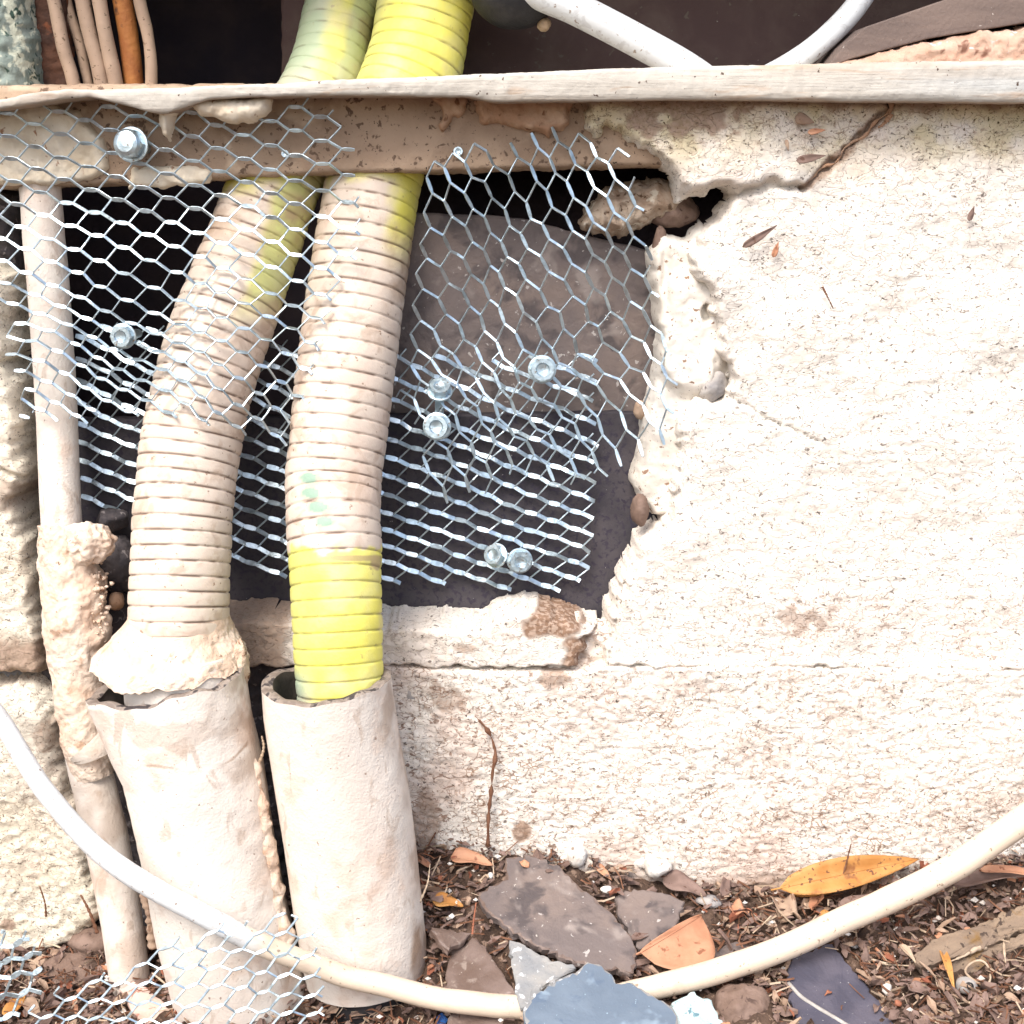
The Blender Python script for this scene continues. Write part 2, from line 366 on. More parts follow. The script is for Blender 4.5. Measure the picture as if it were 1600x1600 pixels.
# ------------------------------------------------------------------ ground
ZFX = [(-400, -.060), (180, -.060), (330, -.045), (560, .0), (650, .029), (750, .024), (850, .018), (1000, .004), (1100, -.008), (1200, -.012), (1350, -.010), (1450, .004), (1600, .018), (2000, .02)]
def gz(x, y):
    x = np.asarray(x, float); y = np.asarray(y, float)
    xs = [(p - 800) * .0005 for p, _ in ZFX]; zf = np.interp(x, xs, [z for _, z in ZFX])
    s = sm(-y, 0.0, .16); far = sm(np.maximum(np.abs(x) - .6, -y - .4), 0, .5)
    zb = np.interp(x, [-.25, -.10, .0], [-.060, -.052, -.034]); z = zf * (1 - s) + zb * s
    return z * (1 - far) + (-.045) * far
def G(px, py, dz=0.0):
    px = np.asarray(px, float); py = np.asarray(py, float); d = rays(px, py)
    z = np.full(px.shape, -.02)
    for _ in range(25):
        t = (z + dz - CZ) / d[..., 2]; P = np.array([0, CY, CZ]) + d * t[..., None]
        z = .5 * z + .5 * gz(P[..., 0], P[..., 1])
    return P
def build_ground():
    fx = np.concatenate([-np.geomspace(40, .62, 30), np.arange(-.6, .6, .0035), np.geomspace(.6, 40, 30)])
    fy = np.concatenate([-np.geomspace(40, .42, 30), np.arange(-.40, .06, .0035), np.geomspace(.06, 40, 24)])
    X, Y = np.meshgrid(fx, fy); x, y = X.ravel(), Y.ravel()
    P = np.stack([x, y, 0 * x], -1); near = 1 - sm(np.maximum(np.abs(x) - .5, np.abs(y + .15) - .22), 0, .1)
    z = gz(x, y) + near * ((fbm(P, 45, 3, 3) - .5) * .022 + (ridge(P, 130, 2, 9) - .5) * .006)
    z = z - sm(y, .03, .06) * .05
    o = mk('ground', np.stack([x, y, z], -1), gridfaces(len(fy), len(fx)), M['soil'])
    tag(o, kind='structure')
build_ground()

# ------------------------------------------------------------------ slabs (broken render etc.)
def slab(name, poly, Y0, m, parent=None, back=.05, rnd=.009, res=.0016, edge=.0025, rough=.0018, rsc=110, big=.003, bsc=22,
         stretch=1.0, seed=0, cracks=(), attrs=None, hfun=None, depthfun=None):
    """a slab of broken plaster: height field over an outline, its edges rounded back by 'back'"""
    P = np.asarray(poly, float); PW = W(P[:, 0], P[:, 1], Y0); q = PW[:, [0, 2]]
    x = np.arange(q[:, 0].min() - .006, q[:, 0].max() + .006, res); z = np.arange(q[:, 1].min() - .006, q[:, 1].max() + .006, res)
    X, Z = np.meshgrid(x, z); X, Z = X.ravel(), Z.ravel(); P3 = np.stack([X, 0 * X, Z], -1)
    d = sdf(q, X, Z) + (fbm(P3, 70, 3, seed + 11) - .5) * 2 * edge + (fbm(P3, 200, 2, seed + 12) - .5) * edge * 1.5
    t = np.clip(d / rnd, -.6, 1); prof = np.where(t > 0, np.sqrt(np.clip(1 - (1 - np.clip(t, 0, 1)) ** 2, 0, 1)), 0)
    Ps = P3 * np.array([1, 1, stretch])
    r = (ridge(Ps, rsc, 3, seed + 1) - .6) * rough * 1.6 + (fbm(P3, rsc * 2.6, 2, seed + 2) - .5) * rough
    b = (fbm(P3, bsc, 2, seed + 3) - .5) * 2 * big
    out = (r + b) * np.clip(t, 0, 1)
    pxx, pyy = proj(np.stack([X, np.full_like(X, Y0), Z], -1))
    if hfun is not None: out = out + hfun(pxx, pyy, P3)
    for pl, wd, dp in cracks:
        c = np.asarray(pl, float); cd = linedist(c, pxx + (fbm(P3, 120, 2, seed + 6) - .5) * 14, pyy + (fbm(P3, 120, 2, seed + 7) - .5) * 14)
        wob = .5 + fbm(P3, 90, 2, seed + 8)
        out = out - dp * np.exp(-(cd / (wd * wob)) ** 2)
    y = Y0 - out + back * (1 - prof)
    y = np.where(t <= 0, Y0 + back + np.clip(-d, 0, .01), y)
    keep = d > -res * 1.6
    nr, nc = len(z), len(x); dg = d.reshape(nr, nc); gz_, gx_ = np.gradient(dg, res); gl = gx_ ** 2 + gz_ ** 2 + 1e-9
    snap = (d < 0) & keep; lim = res * 1.5
    X = np.where(snap, X - np.clip((dg * gx_ / gl).ravel(), -lim, lim), X); Z = np.where(snap, Z - np.clip((dg * gz_ / gl).ravel(), -lim, lim), Z)
    Fq = gridfaces(nr, nc)[:, ::-1]; Fq = Fq[keep[Fq].all(1)]
    used = np.unique(Fq); mp = -np.ones(nr * nc, int); mp[used] = np.arange(len(used))
    V = np.stack([X, y, Z], -1)[used]; A = {}
    for k_, fn in (attrs or {}).items(): A[k_] = np.clip(fn(pxx[used], pyy[used], P3[used]), 0, 1)
    return mk(name, V, mp[Fq], m, parent, True, A)

CR1 = [(1392, 150), (1388, 172), (1362, 196), (1325, 232), (1292, 262), (1258, 292)]
CR1b = [(1258, 290), (1235, 292), (1205, 288), (1172, 300), (1132, 306)]
CR2 = [(1125, 585), (1142, 622), (1172, 640), (1205, 658), (1245, 676), (1285, 690)]
UP = [(896, 120), (899, 158), (911, 172), (909, 203), (926, 220), (937, 220), (950, 208), (964, 211), (978, 223), (995, 239), (1022, 247), (1036, 268),
      (1050, 282), (1060, 297), (1062, 317), (1090, 312), (1132, 301), (1138, 308), (1125, 332), (1102, 362), (1080, 400), (1075, 422), (1085, 440),
      (1107, 452), (1105, 487), (1117, 512), (1117, 550), (1132, 575), (1140, 605), (1132, 622), (1087, 628), (1065, 647), (1056, 681), (1059, 715), (1051, 756),
      (1050, 800), (1037, 825), (997, 850), (984, 881), (969, 906), (956, 940), (947, 975), (937, 1009), (932, 1052), (1720, 1062), (1720, 120)]
def blob(px, py, cx, cy, rx, ry, P3=None, n=0, sc=60, s=0):
    d = np.sqrt(((px - cx) / rx) ** 2 + ((py - cy) / ry) ** 2)
    if n: d = d + (fbm(P3, sc, 3, s) - .5) * n
    return 1 - sm(d, .75, 1.05)
wall = thing('rendered_wall', 'cream rough rendered wall with broken edge right of the mesh covered opening', 'wall')
def up_moss(px, py, P3): return (1 - sm(py + (fbm(P3, 30, 3, 40) - .5) * 90, 190, 275)) * .95
def up_dirt(px, py, P3): return .16 + .35 * sm(py, 850, 1040) + .5 * (1 - sm(py, 170, 300)) + .25 * blob(px, py, 1260, 965, 160, 70)
def up_bare(px, py, P3):
    b = blob(px, py, 1085, 180, 100, 40, P3, 2.2, 90, 3) * .75; b = np.maximum(b, (1 - sm(py + (fbm(P3, 60, 3, 33) - .5) * 40, 160, 176)) * .7)
    b = np.maximum(b, blob(px, py, 1252, 968, 44, 22, P3, 2.4, 130, 5) * .45)
    cd = linedist(np.array(CR1), px, py); b = np.maximum(b, (1 - sm(cd + (fbm(P3, 140, 2, 8) - .5) * 12, 5, 11)) * .8)
    return b
def up_h(px, py, P3):
    h = .007 * np.exp(-((px - 1110) / 45.) ** 2) * sm(py, 330, 480) * (1 - sm(py, 540, 640))      # fat lip at the broken edge
    h = h + .003 * sm(py, 1022, 1046) * sm(px, 930, 1010)                                          # drip edge along the plinth
    h = h - .006 * sm(py, 632, 660) * (1 - sm(py, 700, 760)) * (1 - sm(px, 1180, 1300)) * 0
    h = h + .006 * (1 - sm(py, 285, 305)) * (1 - sm(px, 1180, 1330))
    return h
slab('render_coat', UP, -.006, M['render'], wall, back=.045, rnd=.010, edge=.0042, rough=.0010, rsc=85, big=.005, bsc=24, stretch=1.5, seed=1,
     cracks=[(CR1, 4, .008), (CR1b, 6, .012), (CR2, 1.8, .0035), ([(1112, 452), (1122, 500), (1120, 552), (1146, 598)], 4, .007), ([(1070, 650), (1068, 700), (1062, 756), (1050, 820)], 3, .004), ([(1000, 860), (975, 930), (960, 990), (950, 1030)], 2.5, .004)], attrs=dict(moss=up_moss, dirt=up_dirt, bare=up_bare), hfun=up_h)
PL = [(560, 1035), (625, 1042), (700, 1046), (905, 1050), (945, 1040), (1200, 1040), (1720, 1048), (1720, 1500), (560, 1500)]
def pl_dirt(px, py, P3): return np.clip(.72 + .45 * (1 - sm(px, 700, 1000)) + .3 * sm(py, 1150, 1330) - .25 * sm(px, 1200, 1500) * (1 - sm(py, 1200, 1350)), 0, 1)
def pl_bare(px, py, P3):
    b = blob(px, py, 860, 1062, 34, 12, P3, 1.7, 110, 21) * .6
    b = np.maximum(b, blob(px, py, 690, 1095, 30, 26, P3, 2.2, 130, 22) * .5)
    b = np.maximum(b, blob(px, py, 815, 1298, 16, 18, P3, 1.2, 90, 23) * .9)
    b = np.maximum(b, blob(px, py, 660, 1290, 40, 50, P3, 1.5, 70, 24) * .6)
    b = np.maximum(b, sm(py + (fbm(P3, 50, 3, 26) - .5) * 60, 1352, 1395) * .75)
    return b
slab('plinth', PL, -.010, M['render'], wall, back=.02, rnd=.003, edge=.0008, rough=.0017, rsc=120, big=.0024, bsc=26, stretch=1.9, seed=5,
     attrs=dict(moss=lambda a, b, c: 0 * a, dirt=pl_dirt, bare=pl_bare))
JB = [(1015, 400), (1040, 366), (1075, 372), (1100, 345), (1190, 440), (1190, 640), (1100, 720), (1085, 815), (1020, 812), (1002, 790), (990, 770), (987, 753),
      (1000, 703), (1006, 653), (1010, 632), (1024, 595), (1027, 562), (1031, 525), (1025, 500), (1018, 450)]
def jb_h(px, py, P3):
    return .010 * blob(px, py, 1080, 520, 62, 105) + .004 * np.exp(-((px - 1108) / 6.) ** 2) * sm(py, 540, 560)- .006 * np.exp(-((px - 1040) / 7.) ** 2) * (1 - sm(py, 470, 520)) - .012 * blob(px, py, 1102, 488, 9, 16)
slab('mortar_jamb', JB, .016, M['jamb'], wall, back=.03, rnd=.008, edge=.002, rough=.0012, rsc=90, big=.003, bsc=30, seed=9, hfun=jb_h)

lw = thing('rendered_wall', 'yellowed broken render wall at the left edge behind the thin pipe', 'wall')
L1 = [(-80, 400), (6, 430), (12, 470), (10, 505), (18, 545), (14, 565), (10, 575), (24, 600), (33, 637), (36, 675), (33, 712), (45, 740), (34, 765), (22, 790),
      (30, 822), (44, 850), (51, 886), (55, 905), (54, 929), (57, 960), (66, 985), (72, 1010), (74, 1050), (60, 1062), (-80, 1058)]
slab('render_coat', L1, -.006, M['render_left'], lw, back=.055, rnd=.010, edge=.003, rough=.0018, rsc=95, big=.003, bsc=22, seed=21,
     cracks=[([(-40, 570), (8, 568), (22, 575)], 4, .008), ([(5, 735), (25, 750), (20, 800)], 5, .006)],
     attrs=dict(moss=lambda a, b, c: .10 + 0 * a, dirt=lambda a, b, c: .25 + 0 * a,
                bare=lambda a, b, c: np.maximum(sm(b + (fbm(c, 50, 3, 77) - .5) * 50, 985, 1012) * .8, blob(a, b, 15, 775, 30, 30, c, 1.2, 60, 4) * .4)))
slab('rubble_fill', [(-80, 1040), (80, 1040), (90, 1130), (-80, 1130)], .022, M['stone_grey'], lw, back=.03, rnd=.01, edge=.004, rough=.007, rsc=60, big=.006, bsc=30, seed=25)
L2 = [(-80, 1098), (-20, 1088), (30, 1090), (62, 1098), (84, 1130), (98, 1185), (110, 1225), (128, 1262), (146, 1318), (160, 1380), (176, 1432), (150, 1462), (108, 1490), (72, 1512), (60, 1560), (-80, 1600)]
slab('render_block', L2, -.028, M['render_left'], lw, back=.06, rnd=.016, edge=.004, rough=.0022, rsc=90, big=.006, bsc=18, seed=28,
     attrs=dict(moss=lambda a, b, c: .28 * sm(b, 1180, 1300), dirt=lambda a, b, c: .5 + 0 * a,
                bare=lambda a, b, c: np.maximum(blob(a, b, 75, 1155, 22, 24, c, 1.3, 70, 6) * .5, blob(a, b, 12, 1445, 14, 12, c, 1., 70, 7) * .8)))
slab('backing_strip', [(-80, 280), (28, 300), (30, 420), (60, 700), (70, 900), (90, 1050), (-80, 1050)], .050, M['stone_dark'], lw, back=.02, rough=.006, rsc=60, big=.006, seed=31)

slab('bare_backing', [(60, 1030), (640, 1030), (660, 1500), (680, 1700), (60, 1700)], .018, M['stone_dark'], lw, back=.01, rough=.006, rsc=60, big=.006, seed=32, res=.0025)
# ------------------------------------------------------------------ lintel, ledge, sill
lin = thing('lintel_beam', 'dusty taupe lintel beam over the opening with peeling render', 'lintel')
LT = [(-80, 130), (1090, 120), (1090, 262), (1030, 263), (850, 268), (700, 273), (550, 276), (400, 282), (330, 285), (200, 292), (60, 296), (-80, 300)]
slab('beam', LT, .004, M['lintel'], lin, back=.045, rnd=.004, edge=.0012, rough=.0010, rsc=60, big=.0015, bsc=12, seed=35, res=.002)
slab('render_flake', [(735, 130), (905, 130), (895, 170), (893, 195), (885, 205), (870, 208), (857, 224), (850, 212), (828, 208), (800, 198), (775, 192), (755, 196), (750, 182), (742, 172)], -.006, M['flake'], lin, back=.014, rnd=.006, res=.0012, seed=36)
slab('render_flake', [(668, 140), (728, 140), (730, 172), (722, 184), (708, 182), (700, 196), (688, 206), (682, 196), (690, 176)], -.004, M['flake'], lin, back=.012, rnd=.005, res=.0012, seed=37)
slab('paint_flake', [(-60, 150), (70, 160), (120, 175), (160, 215), (165, 262), (140, 284), (60, 290), (-60, 292)], -.001, M['paint_flake'], lin, back=.006, rnd=.004, res=.0014, seed=38)
slab('paint_flake', [(205, 262), (300, 258), (330, 268), (325, 287), (200, 293)], -.001, M['paint_flake'], lin, back=.006, rnd=.004, res=.0014, seed=39)

def build_ledge():
    YT = [(-80, 160), (0, 156), (47, 146), (97, 140), (162, 140), (244, 138), (447, 129), (550, 124), (740, 117), (1015, 105), (1050, 103), (1394, 96), (1700, 93)]
    YB = [(-80, 178), (0, 171), (47, 164), (100, 155), (146, 152), (162, 158), (203, 167), (236, 177), (258, 178), (292, 166), (327, 156), (380, 152), (550, 149), (727, 151), (775, 160), (844, 159), (1050, 156), (1300, 159), (1700, 161)]
    xs = np.arange(-80, 1721, 3.0); yt = np.interp(xs, *zip(*YT)); yb = np.interp(xs, *zip(*YB))
    k = np.ones(7) / 7; yt = np.convolve(np.pad(yt, 3, 'edge'), k, 'valid'); yb = np.convolve(np.pad(yb, 3, 'edge'), k, 'valid')
    PT = W(xs, yt, -.036); PB = W(xs, yb, -.036); n = len(xs)
    hgt = PT[:, 2] - PB[:, 2]
    sec = [(.060, 1.0), (.02, 1.0), (-.026, 1.0), (-.0335, .995), (-.0352, .97), (-.0362, .88), (-.0366, .7), (-.0368, .55), (-.0368, .4), (-.0366, .24), (-.0362, .10), (-.0350, .03), (-.0325, .0), (-.02, 0), (.0, .02), (.06, .05)]
    V = []
    for yy, f in sec:
        X = PB[:, 0]; V.append(np.stack([X, np.full(n, yy), PB[:, 2] + hgt * f], -1))
    V = np.stack(V, 0).reshape(-1, 3)
    nz = (fbm(V * np.array([.25, 1, 1]), 70, 3, 50) - .5) * .0030 + (fbm(V, 200, 2, 51) - .5) * .0016
    V[:, 1] -= nz; V[:, 2] += nz * .6
    led = thing('ledge', 'weathered white painted ledge running across above the opening', 'ledge')
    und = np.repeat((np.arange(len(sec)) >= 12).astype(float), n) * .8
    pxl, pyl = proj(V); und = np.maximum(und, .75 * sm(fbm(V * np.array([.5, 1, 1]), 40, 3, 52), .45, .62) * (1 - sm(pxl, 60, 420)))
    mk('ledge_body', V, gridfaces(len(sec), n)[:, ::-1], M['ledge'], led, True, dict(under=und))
    slab('paint_flake', [(290, 150), (420, 150), (424, 172), (412, 184), (392, 190), (368, 196), (346, 192), (332, 184), (308, 182), (298, 172)], -.030, M['paint_flake'], led, back=.012, rnd=.008, res=.0010, seed=41)
    slab('mortar_drip', [(236, 160), (276, 160), (271, 185), (265, 205), (262, 222), (256, 226), (251, 210), (245, 190)], -.028, M['paint_flake'], led, back=.016, rnd=.009, res=.0009, seed=42)
build_ledge()
SL = [(330, 966), (420, 967), (470, 970), (600, 975), (700, 979), (752, 984), (764, 974), (780, 963), (805, 957), (830, 955), (860, 960), (892, 972), (912, 982), (934, 986), (930, 996), (916, 1000), (926, 1016), (908, 1030), (914, 1050), (640, 1047), (330, 1048)]
def sl_bare(px, py, P3):
    b = blob(px, py, 868, 972, 62, 26, P3, .9, 70, 61); b = np.maximum(b, blob(px, py, 905, 1022, 30, 34, P3, .9, 70, 62))
    b = np.maximum(b, (1 - sm(px + (fbm(P3, 40, 2, 63) - .5) * 40, 440, 475)) * .75); return np.maximum(b, blob(px, py, 728, 1012, 22, 9, P3, .8, 90, 64) * .5)
slo = slab('sill', SL, -.0085, M['render'], None, back=.05, rnd=.005, edge=.0026, rough=.0012, rsc=90, big=.0015, bsc=20, seed=60,
     attrs=dict(moss=lambda a, b, c: 0 * a, dirt=lambda a, b, c: .35 + 0 * a, bare=sl_bare), res=.0014)
slab('broken_backing', [(850, 965), (905, 968), (930, 984), (1000, 950), (1000, 1060), (850, 1060)], .004, M['render'], wall, back=.02, rnd=.004, rough=.005, rsc=90, seed=66, res=.0016, attrs=dict(moss=lambda a, b, c: 0 * a, dirt=lambda a, b, c: .9 + 0 * a, bare=lambda a, b, c: .75 * sm(fbm(c, 70, 3, 67), .48, .58)))
tag(slo, 'cream painted sill strip with worn patches under the black opening', 'sill')

# ------------------------------------------------------------------ cavity behind, added shade lid above
def cavity():
    B = lambda n, lo, hi, m=M['void']: box(n, lo, hi, m, cv)
    cv = thing('cavity', None, None); tag(cv, kind='structure')
    B('back_panel', (-.62, .25, -.05), (.62, .27, .86)); B('end_panel', (-.64, .06, -.05), (-.62, .27, .86)); B('end_panel', (.62, .06, -.05), (.64, .27, .86))
    B('shade_lid', (-.64, -.02, .80), (.64, .25, .83))  # unseen lid, added above the view to keep the recess dark
    hw = thing('house_wall', None, None); tag(hw, kind='structure')
    box('wall_face', (-6, -.02, .834), (6, .28, 3.2), M['house'], hw); box('wall_face', (-6, -.005, -.1), (-.437, .055, .832), M['house'], hw); box('wall_face', (.452, -.002, -.1), (6, .055, .832), M['house'], hw)
cavity()
def panel(name, poly, Y0, th, m, label, cat, res=None):
    P = np.asarray(poly, float)
    # densify and roughen the outline
    Q = []
    for i in range(len(P)):
        a, b = P[i], P[(i + 1) % len(P)]; n = max(1, int(np.linalg.norm(b - a) / 14))
        for k in range(n): Q.append(a + (b - a) * k / n + rng.normal(0, .8, 2))
    Q = np.array(Q); A = W(Q[:, 0], Q[:, 1], Y0); n = len(A); Bk = A + np.array([0, th, 0]); c = A.mean(0)
    In = A + nrm(c - A) * .002; In[:, 1] -= .0012
    V = np.vstack([Bk, A, In]); Fc = [tuple(range(2 * n, 3 * n))]
    for i in range(n):
        j = (i + 1) % n; Fc += [(i, j, n + j, n + i), (n + i, n + j, 2 * n + j, 2 * n + i)]
    o = mk(name, V, Fc, m, None, False); return tag(o, label, cat)
panel('backing_slate', [(100, 655), (640, 648), (1060, 644), (1060, 985), (700, 985), (360, 985), (100, 985)], .046, .010, M['slate_purple'],
      'dark purple grey slate panel closing the bottom of the opening', 'panel')
panel('backing_slate', [(560, 330), (700, 335), (780, 338), (830, 344), (870, 356), (960, 380), (1060, 400), (1060, 665), (560, 665)], .058, .010, M['slate_brown'],
      'dusty brown slate panel behind the tall mesh, above the purple panel', 'panel')
panel('backing_board', [(440, -275), (1800, -275), (1800, 200), (440, 200)], .14, .012, M['board_brown'],
      'dark brown backing board above the ledge behind the hoses', 'board')
# ------------------------------------------------------------------ things above the ledge
o = slab('stone_post', [(-80, -262), (12, -262), (34, 20), (44, 80), (56, 165), (-80, 170)], .012, M['lichen'], None, back=.04, rnd=.02, rough=.004, rsc=70, big=.004, seed=70)
tag(o, 'grey green lichened post in the top left corner above the ledge', 'post')
o = slab('metal_strip', [(30, -262), (92, -262), (112, 170), (56, 170)], .045, M['rust'], None, back=.008, rnd=.004, rough=.002, seed=72)
tag(o, 'dark rusty metal strip beside the lichened post', 'strip')
cab = [([(40, -260), (62, -110), (84, 0), (98, 70), (112, 118), (122, 165)], 10.5, .040, 'cable_beige', 'leftmost beige cable of the dusty bundle behind the ledge'),
       ([(66, -260), (86, -110), (104, 0), (122, 60), (134, 110), (146, 170)], 8, .052, 'cable_beige', 'thin beige cable second from the left in the dusty bundle'),
       ([(88, -260), (110, -110), (129, 0), (142, 60), (153, 100), (166, 170)], 12, .042, 'cable_beige', 'thick beige cable in the middle of the dusty bundle'),
       ([(112, -260), (136, -110), (155, 0), (166, 60), (177, 110), (188, 170)], 11.5, .040, 'cable_beige', 'beige cable directly left of the rusty pipe in the bundle'),
       ([(150, -260), (176, -110), (191, 0), (201, 60), (207, 110), (211, 170)], 15.5, .050, 'cable_rust', 'rusty orange brown pipe running down among the beige cables'),
       ([(150, -260), (196, -110), (218, 0), (230, 50), (236, 100), (236, 170)], 9.5, .044, 'cable_beige', 'rightmost beige cable, just right of the rusty pipe')]
for pts, r, Y, mm, lb in cab:
    P, rr = pxpath([(a, b, Y, r) for a, b in pts], 40)
    o = tube('rusty_pipe' if mm == 'cable_rust' else 'cable', P, rr, 20, M[mm], noise=.0006)
    tag(o, lb, 'pipe' if mm == 'cable_rust' else 'cable', None if mm == 'cable_rust' else 'beige cables in the dusty bundle')
P, rr = pxpath([(470, -265, .05, 25), (620, -150, .04, 25), (760, -60, .03, 25), (840, -12, .03, 25), (900, 14, .03, 25), (1000, 66, .03, 25), (1080, 112, .03, 25), (1150, 165, .03, 25)], 60)
o = tube('cable', P, rr, 28, M['cable'], attrs=lambda V, O, t, a: dict(paint=0 * a)); tag(o, 'thick white cable slanting down behind the ledge beside the black fitting', 'cable')
P, rr = pxpath([(1500, -265, .07, 18), (1440, -160, .07, 18), (1385, -70, .06, 18), (1352, -12, .06, 18), (1322, 28, .055, 18), (1278, 70, .05, 18), (1232, 102, .05, 18), (1170, 135, .05, 18)], 50)
o = tube('cable', P, rr, 24, M['cable'], attrs=lambda V, O, t, a: dict(paint=0 * a)); tag(o, 'curved white cable rising behind the ledge toward the plank', 'cable')
def blobmesh(name, c, rx, ry, rz, m, parent=None, n=(18, 28), noise=.15, nsc=60, seed=0, rot=None, flat=0):
    th = np.linspace(0, np.pi, n[0]); ph = np.linspace(0, 2 * np.pi, n[1], endpoint=False)
    T, Pp = np.meshgrid(th, ph, indexing='ij'); D = np.stack([np.sin(T) * np.cos(Pp), np.sin(T) * np.sin(Pp), np.cos(T)], -1).reshape(-1, 3)
    r = 1 + (fbm(D * 1.3 + seed * 3.1, 1.6, 3, seed) - .5) * 2 * noise
    if flat:                                     # chop with a few planes for an angular stone
        rr_ = np.random.default_rng(seed + 100)
        for _ in range(9):
            nn = nrm(rr_.normal(size=3)); dd = D @ nn; lim = rr_.uniform(.62, .92); r = np.minimum(r, np.where(dd > .05, lim / np.maximum(dd, .05), 9))
    V = D * r[:, None] * np.array([rx, ry, rz])
    if rot is not None:
        a, b, c_ = rot; ca, sa = math.cos(c_), math.sin(c_); V = V @ np.array([[ca, -sa, 0], [sa, ca, 0], [0, 0, 1]]).T
        ca, sa = math.cos(a), math.sin(a); V = V @ np.array([[1, 0, 0], [0, ca, -sa], [0, sa, ca]]).T
        ca, sa = math.cos(b), math.sin(b); V = V @ np.array([[ca, 0, sa], [0, 1, 0], [-sa, 0, ca]]).T
    return mk(name, V + np.asarray(c, float), gridfaces(n[0], n[1], True), m, parent, not flat)
c = W(805, -18, .05)
fit = thing('rubber_fitting', 'rounded black rubber fitting hanging beside the thick white cable', 'fitting')
blobmesh('body', c, .034, .03, .029, M['rubber'], fit, noise=.05)
P, rr = pxpath([(700, -260, .07, 34), (740, -130, .065, 36), (780, -40, .06, 40), (800, -15, .06, 42)], 12); tube('neck', P, rr, 24, M['rubber'], fit)
blobmesh('stud', W(850, 38, .045), .005, .005, .005, M['brass'], fit, noise=.2)
pk = thing('plank', 'grey brown plank with raw pinkish edge resting on the right of the ledge', 'plank')
def prism(name, poly, Yf, Yb, m, parent):
    A = W(*np.array(poly, float).T, Yf); Bk = A.copy(); Bk[:, 1] = Yb; n = len(A)
    Fc = [tuple(range(n)), tuple(range(n, 2 * n))[::-1]] + [(i, n + i, n + (i + 1) % n, (i + 1) % n) for i in range(n)]
    o = mk(name, np.vstack([A, Bk]), Fc, m, parent, False); b = o.modifiers.new('bevel', 'BEVEL'); b.width = .001; b.segments = 2
    return o
prism('board', [(1290, 108), (1318, 72), (1352, 42), (1480, -2), (1620, -55), (1760, -90), (1760, 10), (1600, 36), (1452, 60), (1330, 92)], .020, .09, M['wood'], pk)
slab('raw_edge', [(1270, 118), (1320, 92), (1380, 78), (1452, 62), (1530, 48), (1600, 38), (1760, 12), (1760, 130), (1270, 130)], .012, M['wood_end'], pk, back=.02, rnd=.008, rough=.003, seed=74, attrs=None)

# ------------------------------------------------------------------ hoses
def hose(pts, name, label, coat, PITCH_H, seed):
    S = spl(pts, 500); P = W(S[:, 0], S[:, 1], S[:, 2]); r = rw(S[:, 3], P)
    seg = np.linalg.norm(np.diff(P, axis=0), axis=1); s = np.concatenate([[0], np.cumsum(seg)])
    nrib = int(s[-1] / PITCH_H); n = nrib * 16; su = np.linspace(0, nrib * PITCH_H, n)
    P = np.stack([np.interp(su, s, P[:, k]) for k in range(3)], -1); r = np.interp(su, s, r)
    ph = (su / PITCH_H) % 1.0; dg = np.abs(ph - .5)                      # groove at .5
    wob = 1.0
    prof = 1 - .030 * np.exp(-(dg / .050) ** 2) - .013 * (1 - np.clip(np.abs(ph - .5) * 2, 0, 1)) ** 2.5
    V, O, t, a = tubeV(P, r * prof, 72)
    V = V + O * ((fbm(V, 40, 2, seed) - .5) * .0022)[:, None]
    # sagging ribs: a slight along-axis wobble
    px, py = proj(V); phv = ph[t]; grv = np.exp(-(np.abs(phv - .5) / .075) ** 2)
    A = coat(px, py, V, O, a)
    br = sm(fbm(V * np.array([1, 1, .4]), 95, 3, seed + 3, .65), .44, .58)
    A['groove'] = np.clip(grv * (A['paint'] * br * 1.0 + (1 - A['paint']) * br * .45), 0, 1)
    return mk(name, V, gridfaces(len(P), 72, True), M['hose'], label, True, A)
def coat_right(px, py, V, O, a):
    nz = (fbm(V, 55, 3, 81) - .5); nf = (fbm(V, 160, 3, 82) - .5)
    p = sm(py + nz * 70, 262, 300) * (1 - sm(py + nz * 60 + nf * 30, 850, 860))
    side = sm(O[:, 0] + nz * .5, .45, .75) * (1 - sm(py, 330, 440)); p = p * (1 - side)
    dust = .30 * sm(fbm(V, 30, 3, 83), .45, .7) * (1 - sm(py, 200, 280))
    p = np.maximum(p, dust); p = np.maximum(p, .25 * sm(fbm(V, 40, 3, 88), .5, .7) * sm(py, 860, 900))
    pat = np.zeros_like(px)
    for cx, cy, rx, ry in ((483, 747, 16, 10), (486, 770, 17, 10), (497, 792, 19, 10), (508, 815, 18, 9)):
        pat = np.maximum(pat, blob(px, py, cx, cy, rx, ry, V, .25, 120, 84))
    pat = pat * (O[:, 1] < 0)
    st = np.maximum(blob(px, py, 560, 872, 60, 5, V, .8, 90, 85) * .9, blob(px, py, 588, 878, 10, 14, V, .6, 90, 86)) * (O[:, 1] < 0)
    st = np.maximum(st, .8 * sm(O[:, 0], .5, .8) * sm(py, 330, 380) * (1 - sm(py, 430, 520)) * sm(fbm(V, 60, 3, 87), .4, .6))
    gr = np.clip(.75 * (1 - sm(px - 462 - (py - 1080) * .08, 0, 40)) * sm(py, 1030, 1070) + .25 * sm(-O[:, 0], .3, .9), 0, 1)
    return dict(paint=np.clip(p, 0, 1), green=gr, patch=pat, stain=st)
